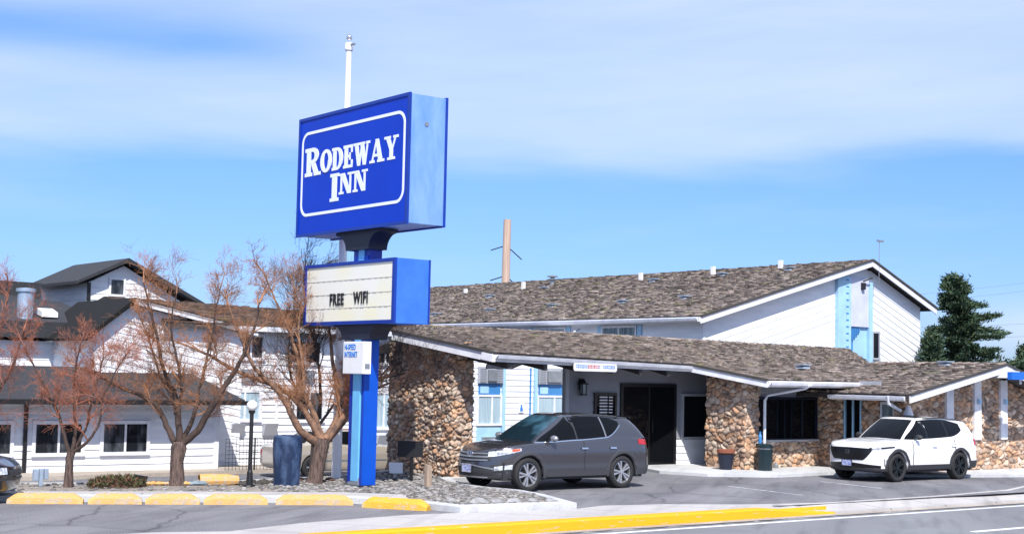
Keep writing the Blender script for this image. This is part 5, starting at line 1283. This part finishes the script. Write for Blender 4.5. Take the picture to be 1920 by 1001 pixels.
def wheel(root, x, y, r, side, rim='rim_silver', w=.225, spokes=5, dbl=True, rr_=.70, rz=0.0):
    o = bpy.data.objects.new('wheel', None); COL.objects.link(o); o.parent = root; o.location = (x, y, r); o.rotation_euler = (0, 0, (pi if side < 0 else 0)+rz)
    BASES[o.name] = (0, 0, 0)
    m = MB(); ri = r*rr_
    prof = [(ri*.98,-w/2+.01),(ri*1.02,-w/2),(r*.93,-w/2),(r*.985,-w/2+.025),(r,-w*.25),(r,w*.25),(r*.985,w/2-.025),(r*.93,w/2),(ri*1.04,w/2),(ri*.98,w/2-.015),(ri*.98,-w/2+.01)]
    m.lathe(prof, 0, 0, 40, axis='y'); m.build('tyre', 'tyre', o, smooth=True)
    m = MB(); y1 = w/2-.02
    m.lathe([(ri,y1-.14),(ri,y1+.002),(ri*.955,y1+.004),(ri*.93,y1-.02),(ri*.93,y1-.14)],0,0,40,axis='y')
    ns = spokes*(2 if dbl else 1)
    for k in range(ns):
        if dbl: a = 2*pi*(k//2)/spokes+(0.20 if k % 2 else -0.20)
        else: a = 2*pi*k/ns
        c, s_ = cos(a), sin(a); hw0, hw1 = ri*.085, ri*.115
        if dbl: hw0, hw1 = ri*.06, ri*.10
        def q(rad, t, y): return (rad*c-t*s_, y, rad*s_+t*c)
        m.hexa([q(ri*.12,-hw0,y1-.035),q(ri*.95,-hw1,y1-.03),q(ri*.95,hw1,y1-.03),q(ri*.12,hw0,y1-.035)],[q(ri*.12,-hw0*.7,y1-.005),q(ri*.95,-hw1*.8,y1+.0),q(ri*.95,hw1*.8,y1+.0),q(ri*.12,hw0*.7,y1-.005)])
    m.lathe([(0,y1+.008),(ri*.17,y1+.006),(ri*.2,y1-.04)],0,0,16,axis='y'); m.build('rim', rim, o)
    m = MB(); m.lathe([(0,y1-.09),(ri*.93,y1-.09)],0,0,24,axis='y'); m.build('brake_disc', 'plastic_dark', o); return o
def edge_x(gb, x):
    def f(v):
        a0, a1 = gb['xf']-.42, gb['xtf']-.42; d0, d1 = (gb['xf']-gb['xr']-.84), (gb['xtf']-gb['xtr']-.84)
        return .28+.52*((a0*(1-v)+a1*v)-x-.10*v)/(d0*(1-v)+d1*v)
    return f
def build_car(kind, name, label, cat, loc, rz, paint, group=None, lod=1):
    T = wthing(name, label, cat, loc, rz, group)
    if kind == 'suv1':
        C = Car(4.70, 1.88, (1.42,-1.28), .362, .26, [(-2.35,1.06),(-2.0,1.12),(-1.2,1.13),(0,1.06),(.9,1.02),(1.3,1.0),(1.8,.955),(2.1,.90),(2.35,.82)], [(-2.35,.38),(-1.9,.31),(1.9,.30),(2.35,.28)],
            nf=2.4, lf=1.15, lr=.75, arch=.415,
            insF=[(.2,.10),(.3,.03),(.42,.0),(.55,.0),(.68,.02),(.82,.08),(.92,.17),(1.05,.26)], insS=[(.2,.07),(.32,.03),(.45,.012),(.6,.02),(.72,.006),(.82,.0),(.9,.02),(1.0,.05),(1.15,.085)], insR=[(.2,.12),(.4,.02),(.6,0),(.8,.03),(1.0,.08),(1.15,.14)])
        gb = dict(xf=1.22, xr=-2.20, wb=.845, xtf=.22, xtr=-1.78, wt=.62, zt=[(-2.0,1.545),(-1.4,1.62),(-.6,1.665),(.0,1.66),(.35,1.61)], n=4.2, bul=.035)
        win = [(None,.02),(-.02,-.83),(-.89,-1.36)]; pil = [(.02,-.02),(-.83,-.89)]
    elif kind == 'suv2':
        C = Car(4.68, 1.86, (1.44,-1.26), .368, .27, [(-2.34,1.08),(-2.0,1.13),(-1.2,1.12),(0,1.07),(.9,1.045),(1.4,1.03),(1.9,1.0),(2.15,.97),(2.34,.92)], [(-2.34,.38),(-1.9,.31),(1.9,.31),(2.34,.28)],
            nf=2.9, lf=.85, lr=.7, arch=.42,
            insF=[(.2,.10),(.32,.02),(.45,.0),(.7,.0),(.85,.015),(.95,.05),(1.05,.14)], insS=[(.2,.07),(.32,.03),(.45,.012),(.6,.014),(.75,.0),(.88,.006),(.95,.02),(1.05,.05),(1.15,.085)], insR=[(.2,.12),(.4,.02),(.6,0),(.8,.03),(1.0,.06),(1.15,.12)])
        gb = dict(xf=1.08, xr=-2.18, wb=.835, xtf=.28, xtr=-1.98, wt=.62, zt=[(-2.0,1.56),(-1.4,1.64),(-.6,1.685),(.0,1.68),(.35,1.62)], n=4.2, bul=.035)
        win = [(None,.10),(.03,-.80),(-.86,-1.52)]; pil = [(.10,.03),(-.80,-.86)]
    else:
        C = Car(4.75, 1.80, (1.40,-1.35), .33, .24, [(-2.38,.86),(-2.0,.93),(-1.4,.95),(0,.92),(.9,.90),(1.5,.84),(2.1,.76),(2.38,.66)], [(-2.38,.30),(-1.9,.22),(1.9,.21),(2.38,.22)],
            nf=2.6, lf=.9, lr=.7, arch=.37,
            insF=[(.2,.08),(.3,.02),(.42,.0),(.55,.0),(.66,.03),(.78,.12)], insS=[(.2,.07),(.32,.02),(.45,.01),(.7,.0),(.8,.015),(.95,.06)], insR=[(.2,.10),(.4,.01),(.6,0),(.8,.02),(.95,.08)])
        gb = dict(xf=.95, xr=-1.75, wb=.78, xtf=.20, xtr=-1.05, wt=.56, zt=[(-1.2,1.36),(-.6,1.41),(.0,1.40),(.35,1.36)], n=4.0, bul=.03)
        win = [(None,.0),(-.06,-1.0)]; pil = []
    w = C.w
    # body shell: side rings and the deck between the two shoulders
    mb = MB(); n = C.n; NR = 14
    for sd in (1, -1):
        rows = []
        for j in range(NR+1):
            rows.append([C.pt(C.T*i/n, C.zlow(C.T*i/n)+(C.zsh(C.T*i/n)-C.zlow(C.T*i/n))*j/NR, 0, sd) for i in range(n+1)])
        # inner return under the lip
        low = [C.pt(C.T*i/n, C.zlow(C.T*i/n), -.10, sd) for i in range(n+1)]
        mb.grid([low]+rows, flip=sd < 0)
    rows = []; K = 16
    for i in range(n+1):
        d = C.T*i/n; a = C.pt(d, C.zsh(d), 0, 1); x = a.x; cr = interp([(-2.4,.01),(-2.0,.03),(.8,.05),(1.5,.055),(2.1,.03),(2.4,.004)], x)
        r = []
        for k in range(K+1):
            u_ = 1-2*k/K; e = 1-abs(u_)**3.0; y = a.y*u_
            # soft ridges on the bonnet
            rd = .012*math.exp(-((abs(y)-.52)/.10)**2) if (1.1 < x < 2.1 and a.y > .6) else 0
            r.append((x, y, a.z+cr*e+rd))
        rows.append(r)
    mb.grid(rows); body = mb.build('body', paint, T, smooth=True, merge=True)
    # underside and wheel wells
    m = MB(); m.box(-C.L/2+.35, C.L/2-.35, -w+.16, w-.16, .24, .62); m.box(-C.L/2+.5, C.L/2-.9, -w+.12, w-.12, .29, .9)
    m.build('underbody', 'plastic_dark', T)
    for xw in C.xw:
        for sd in (1,-1):
            m = MB(); rows = [[(xw+C.arch*1.0*cos(pi*i/16), sd*y, C.rw+C.arch*1.0*sin(pi*i/16)) for i in range(17)] for y in (w-.06, w-.30)]
            m.grid(rows); m.build('wheel_well', 'plastic_dark', T)
    # greenhouse
    def ringp(t_, xf, xr, hw, nn):      # t_ 0..1 from nose centre round the left to tail centre
        L1 = .42; 
        if t_ < .28:
            a = pi/2*(t_/.28); return (xf-L1+L1*cos(a)**(2/nn), hw*sin(a)**(2/nn))
        if t_ > .80:
            a = pi/2*(1-(t_-.80)/.20); return (xr+L1-L1*cos(a)**(2/nn), hw*sin(a)**(2/nn))
        f = (t_-.28)/.52; return (xf-L1-(xf-xr-2*L1)*f, hw)
    def G(t_, v, off=0.0, side=1):
        (x0, y0), (x1, y1) = ringp(t_, gb['xf'], gb['xr'], gb['wb'], gb['n']), ringp(t_, gb['xtf'], gb['xtr'], gb['wt'], gb['n'])
        z0 = interp(C.sh, x0)+interp([(-2.4,.01),(-2.0,.02),(.8,.04),(1.5,.05)], x0)*(1-(y0/w)**2) - .012; z1 = interp(gb['zt'], x1)-.05*(y1/gb['wt'])**4
        bl = gb['bul']*sin(pi*v*.9); p = Vector((x0+(x1-x0)*v, y0+(y1-y0)*v, z0+(z1-z0)*v))
        # outward direction
        c = Vector(((gb['xf']+gb['xr'])/2, 0, 0)); e = 1e-3
        (xa, ya), (xb_, yb_) = ringp(max(0,t_-e), gb['xf'], gb['xr'], gb['wb'], gb['n']), ringp(min(1,t_+e), gb['xf'], gb['xr'], gb['wb'], gb['n'])
        tx, ty = xb_-xa, yb_-ya; l = math.hypot(tx, ty) or 1; nrm = Vector((ty/l, -tx/l, .35)).normalized()
        if t_ < .004 or t_ > .996: nrm = Vector((1 if t_ < .5 else -1, 0, .5)).normalized()
        p = p+nrm*(bl+off); 
        if t_ in (0, 1) or abs(y0) < 1e-6: p.y = 0
        return Vector((p.x, side*max(0, p.y), p.z))
    mb = MB(); ng = 90
    for sd in (1, -1): mb.grid([[G(i/ng, j/8, 0, sd) for i in range(ng+1)] for j in range(9)], flip=sd < 0)
    rows = []
    for i in range(ng+1):
        a = G(i/ng, 1, 0, 1); cr = .045*min(1, max(0, (a.x-gb['xtr'])*2))*min(1, max(0, (gb['xtf']-a.x)*2+.05))
        rows.append([(a.x, a.y*(1-2*k/12), a.z+cr*(1-abs(1-2*k/12)**2.2)) for k in range(13)])
    mb.grid(rows); mb.build('cabin', paint, T, smooth=True, merge=True)
    # glazing
    gs = lambda s_, z, off, sd: G(s_, z, off, sd)
    ws = strip(C, T, 'windscreen', 'glass_dark' if kind != 'suv1' else 'glass_screen', 0, .118, .05, .93, .006, sides=(1,), nc=16, nr=8, th=.004, surf=gs)
    ws += strip(C, T, 'windscreen', 'glass_dark' if kind != 'suv1' else 'glass_screen', 0, .118, .05, .93, .006, sides=(-1,), nc=16, nr=8, th=.004, surf=gs)
    nwin = len(win)
    def gpatch(name, m, el, er, zb_, zt, off=.006, nc=18, nr=6, th=.004):
        sf = lambda q, v, o_, sd: G(el(v)+(er(v)-el(v))*q, v, o_, sd)
        strip(C, T, name, m, 0.0, 1.0, zb_, zt, off, nc=nc, nr=nr, th=th, surf=sf)
    A_ = lambda v: .150+.012*v
    for k, (a_, b_) in enumerate(win):
        el = A_ if a_ is None else edge_x(gb, a_); er = edge_x(gb, b_)
        last = k == nwin-1
        zb_ = (lambda t: .07) if not last else ((lambda t: .08+.55*t**1.6) if kind == 'suv1' else (lambda t: .07+.32*t**2.2))
        zt = (lambda t: .93) if not last else (lambda t: .93-.16*t**2)
        if k == 0: zt = lambda t: min(.93, .22+2.4*t)
        gpatch('side_window', 'glass_dark', el, er, zb_, zt)
    strip(C, T, 'rear_window', 'glass_dark', .88, 1.0, .15, .85, .006, nc=12, nr=5, th=.004, surf=gs)
    if kind == 'suv1':
        gpatch('window_trim', 'chrome', A_, edge_x(gb,-.86), lambda t: .020, lambda t: .060, .012, 30, 1, .01)
        gpatch('window_trim', 'chrome', edge_x(gb,-.86), edge_x(gb,-1.38), lambda t: .025+.55*t**1.6, lambda t: .065+.55*t**1.6, .012, 12, 1, .01)
        gpatch('door_pillar', 'plastic_dark', edge_x(gb,.02), edge_x(gb,-.02), lambda t: .06, lambda t: .93, .008, 1, 4); gpatch('door_pillar', 'metal_grey', edge_x(gb,-.83), edge_x(gb,-.86), lambda t: .08, lambda t: .93, .010, 1, 4)
        for sd in (1,-1):
            m = MB(); m.tube([G(t/20, .985, .035 if 5 < t < 16 else .0, sd) for t in range(5, 18)], .018, n=6); m.build('roof_rail', 'plastic_grey', T, smooth=True)
    if kind == 'suv1':
        m = MB(); n_ = 12
        ed = [G(1-.115*abs(1-2*i/n_), .97, .0, 1 if i <= n_/2 else -1) for i in range(n_+1)]
        m.grid([[p+Vector((.02,0,.03)) for p in ed],[p+Vector((-.13,0,.035)) for p in ed],[p+Vector((-.12,0,.0)) for p in ed],[p+Vector((.02,0,-.02)) for p in ed]]); m.build('spoiler', paint, T, smooth=True)
    if kind == 'suv2':
        for q0, q1 in pil: gpatch('door_pillar', 'grille_black', edge_x(gb,q0), edge_x(gb,q1), lambda t: .07, lambda t: .93, .008, 1, 4)
        for sd in (1,-1):
            m = MB(); m.tube([G(t/20, .985, .035 if 5 < t < 16 else .0, sd) for t in range(5, 18)], .016, n=6); m.build('roof_rail', 'plastic_dark', T, smooth=True)
    SX = C.s_at_x; SY = C.s_at_y
    dark = 'plastic_dark'; clad = 'plastic_grey' if kind == 'suv1' else 'plastic_dark'
    # cladding: sills and arches
    if kind != 'sedan':
        strip(C, T, 'sill_trim', clad, SX(C.xw[0]-C.arch), SX(C.xw[1]+C.arch), lambda t: .305, lambda t: .43, .012, nr=2)
        for xw in C.xw:
            for sd in (1,-1):
                m = MB(); rows = []
                for rr2, of in ((C.arch-.01,.004),(C.arch+.012,.016),(C.arch+.065,.014),(C.arch+.075,.0)):
                    r = []
                    for i in range(25):
                        th_ = pi*(-.06+1.12*i/24); x = xw+rr2*cos(th_); z = max(.27, C.rw+rr2*sin(th_)); r.append(C.pt(SX(x), z, of, sd))
                    rows.append(r)
                m.grid(rows); m.build('arch_trim', clad, T, smooth=False)
        strip(C, T, 'lower_bumper', dark, 0, SX(C.xw[0]+C.arch+.03), .275, lambda t: .36-.01*t, .014, nr=3)
        strip(C, T, 'rear_bumper_trim', clad, SX(C.xw[1]-C.arch-.03), C.T, .30, .50, .014, nr=3)
    # doors: thin shut lines, handles
    for x in ((.82,-.13,-1.02) if kind != 'sedan' else (.85,-.15,-1.0)):
        z1 = interp(C.sh, x)-.01; strip(C, T, 'shut_line', dark, SX(x), SX(x-.012), .40 if x > -.9 else .72, z1, .0025, nc=1, nr=10, th=.002)
    for x in (-.02,-.86):
        z = .90 if kind != 'sedan' else .78; strip(C, T, 'door_handle', ('chrome' if kind == 'suv1' else paint), SX(x), SX(x-.19), z-.012, z+.02, .035, nc=6, nr=2, th=.03)
    # mirrors
    for sd in (1,-1):
        p0 = Vector((gb['xf']-.42, sd*(gb['wb']+.03), interp(C.sh, .75)+.07)); m = MB(); rows = []
        for j in range(7):
            a = pi*j/6; rows.append([(p0.x-.02+.075*sin(a)*cos(2*pi*k/12)*(1.0), p0.y+sd*(.10-.12*cos(a)), p0.z+.03+.07*sin(a)*sin(2*pi*k/12)) for k in range(12)])
        m.grid(rows, closed=True); mr = m.build('mirror', 'paint_mirror' if kind == 'suv1' else (dark if kind == 'suv2' else paint), T, smooth=True); BASES[mr.name] = (0,0,0)
        m = MB(); m.tube([p0+Vector((.02,-sd*.10,-.03)), p0+Vector((0,sd*.02,0))], .022); m.build('mirror_arm', dark, mr)
    fy = SY
    if kind == 'suv1':
        # grille with bars, emblem, plate, lamps
        strip(C, T, 'grille', dark, 0, SY(.56), lambda t: .60+.05*t, lambda t: .845-.03*t*t, .004, nr=4)
        for z in (.655,.725,.795): strip(C, T, 'grille_bar', 'metal_grey', 0, SY(.50), lambda t, z=z: z-.014+.01*t, lambda t, z=z: z+.014+.01*t, .020, nr=1)
        m = MB(); c = C.pt(.0, .79, .03, 1)
        m.tube([(c.x, .10*cos(2*pi*k/20), c.z+.055*sin(2*pi*k/20)) for k in range(21)], .010, n=6, cap=False)
        m.tube([(c.x,.04,c.z-.045),(c.x,.03,c.z+.045)], .009, n=5); m.tube([(c.x,-.04,c.z+.045),(c.x,-.03,c.z-.045)], .009, n=5); m.tube([(c.x,.032,c.z-.01),(c.x,-.032,c.z+.012)], .009, n=5)
        m.build('emblem', 'chrome', T, smooth=True)
        for sd in (1,-1):
            hb = strip(C, T, 'headlight', 'lamp_glass', SY(.50), SX(1.62), lambda t: .735+.135*t**1.4, lambda t: .84+.085*t, .012, sides=(sd,), nr=4)[0]; BASES[hb.name] = (0,0,0)
            strip(C, hb, 'indicator', 'lamp_orange', SX(1.86), SX(1.66), lambda t: .845+.03*t, lambda t: .90+.015*t, .016, sides=(sd,), nr=2)
        strip(C, T, 'fog_surround', dark, SY(.56), SX(1.93), lambda t: .42+.03*t*t, lambda t: .56+.07*t, .010, nr=3)
        strip(C, T, 'fog_light', 'lamp_glass', SY(.62), SX(2.02), lambda t: .45+.035*t, lambda t: .53+.05*t, .018, nr=3)
        strip(C, T, 'lower_grille', dark, 0, SY(.60), .36, .50, .008, nr=3)
        strip(C, T, 'bumper_lip', 'metal_grey', SY(.0), SY(.66), lambda t: .555-.10*t, lambda t: .575-.085*t, .018, nr=1)
        strip(C, T, 'skid_bar', 'metal_grey', 0, SY(.5), .285, .315, .022, nr=1)
        strip(C, T, 'tail_light', 'lamp_red', SX(-1.78), C.T-.52, lambda t: .98-.06*t, lambda t: 1.085, .010, nr=3)
    elif kind == 'suv2':
        strip(C, T, 'grille', 'grille_black', 0, SY(.66), lambda t: .56+.24*max(0,(t-.66)/.34)**1.3, lambda t: .875-.01*t, .010, nr=4)
        m = MB(); c = C.pt(.0, .76, .02, 1); m.tube([(c.x,.065,c.z+.05),(c.x,.05,c.z-.05),(c.x,-.05,c.z-.05),(c.x,-.065,c.z+.05),(c.x,.065,c.z+.05)], .009, n=5); m.tube([(c.x,.04,c.z+.035),(c.x,.03,c.z-.035)], .008, n=5); m.tube([(c.x,-.04,c.z+.035),(c.x,-.03,c.z-.035)], .008, n=5); m.tube([(c.x,.035,c.z),(c.x,-.035,c.z)], .008, n=5)
        m.build('emblem', 'plastic_grey', T)
        for sd in (1,-1):
            hb = strip(C, T, 'headlight', 'grille_black', SY(.60), SX(1.62), lambda t: .83+.065*t, lambda t: .885+.04*t, .016, sides=(sd,), nr=3)[0]; BASES[hb.name] = (0,0,0)
            strip(C, hb, 'lamp_lens', 'lamp_glass', SY(.66), SY(.82), .85, .88, .022, sides=(sd,), nr=2)
        strip(C, T, 'lower_grille', 'grille_black', 0, SY(.82), lambda t: .36, lambda t: .50-.07*t, .012, nr=3)
        strip(C, T, 'bumper_slot', dark, SX(1.98), SX(1.93), .42, .60, .006, nc=2, nr=4)
        strip(C, T, 'tail_light', 'lamp_red', SX(-1.92), C.T-.55, lambda t: .92, lambda t: 1.08, .012, nr=3)
        m = MB(); 
        for sd in (-1,): m.box(-.4,.1,-.5,.5,1.695,1.70)
        m.build('sunroof', 'glass_dark', T)
    else:
        strip(C, T, 'grille', dark, 0, SY(.40), .50, .62, .006, nr=3)
        for sd in (1,-1):
            strip(C, T, 'headlight', 'lamp_glass', SY(.46), SX(1.95), lambda t: .54, lambda t: .66, .010, sides=(sd,), nr=3)
            strip(C, T, 'indicator', 'lamp_orange', SY(.80), SX(1.90), lambda t: .545, lambda t: .655, .014, sides=(sd,), nr=3)
        strip(C, T, 'bumper_trim', dark, 0, SX(C.xw[0]+C.arch+.05), .43, .47, .012, nr=1)
        strip(C, T, 'side_trim', 'metal_grey', SX(C.xw[0]-C.arch-.02), SX(C.xw[1]+C.arch+.02), .50, .54, .012, nr=1)
        strip(C, T, 'tail_light', 'lamp_red', SX(-2.1), C.T-.45, .62, .78, .010, nr=3)
    if kind != 'sedan':
        c = C.pt(0, .46, .03, 1); m = MB(); m.box(c.x, c.x+.012, -.155, .155, .40, .555); 
        pl3 = m.build('licence_plate', 'plate_blue', T); BASES[pl3.name] = (0,0,0)
        m = MB(); 
        for (y0,y1,z0,z1) in ((-.165,.165,.553,.565),(-.165,.165,.390,.402),(-.165,-.153,.402,.553),(.153,.165,.402,.553)): m.box(c.x-.002,c.x+.018,y0,y1,z0,z1)
        m.build('plate_frame', 'chrome' if kind == 'suv1' else dark, pl3)
    for xw in C.xw:
        for sd in (1,-1): wheel(T, xw, sd*(w-.125), C.rw, sd, 'rim_silver' if kind != 'suv2' else 'rim_black', dbl=kind != 'sedan', rr_=.70 if kind != 'sedan' else .62)
    return T
addm('glass_screen', (0.008,0.02,0.03), .04, spec=.6, vscale=1.3, c2=(0.05,0.13,0.19), lo=.42, hi=.62, detail=2)  # reflections painted into the windscreen colour as bluish noise
addm('paint_mirror', (0.45,0.45,0.48), .25, metal=.7)
HB = TH+pi     # heading against b
build_car('suv1', 'grey_suv', 'dark grey suv with silver wheels parked under the porch edge', 'car', W(21.45,25.78,0.0), HB, 'paint_grey').scale = (1.03, 1.03, 1.03)
build_car('suv2', 'white_suv', 'white suv with black grille and black wheels beside the stone wall', 'car', W(32.57,24.32,0.0), HB, 'paint_white')
build_car('sedan', 'beige_sedan', 'old beige sedan parked behind the forked tree and blue bin', 'car', W(22.45,36.7,dip(22.4,36.7)), TH+radians(-4), 'paint_beige')
build_car('sedan', 'black_sedan', 'black sedan nose poking in at the left edge of the picture', 'car', W(9.35,26.78,0.0)-Vector((2.36,0,0)), radians(4), 'paint_black')
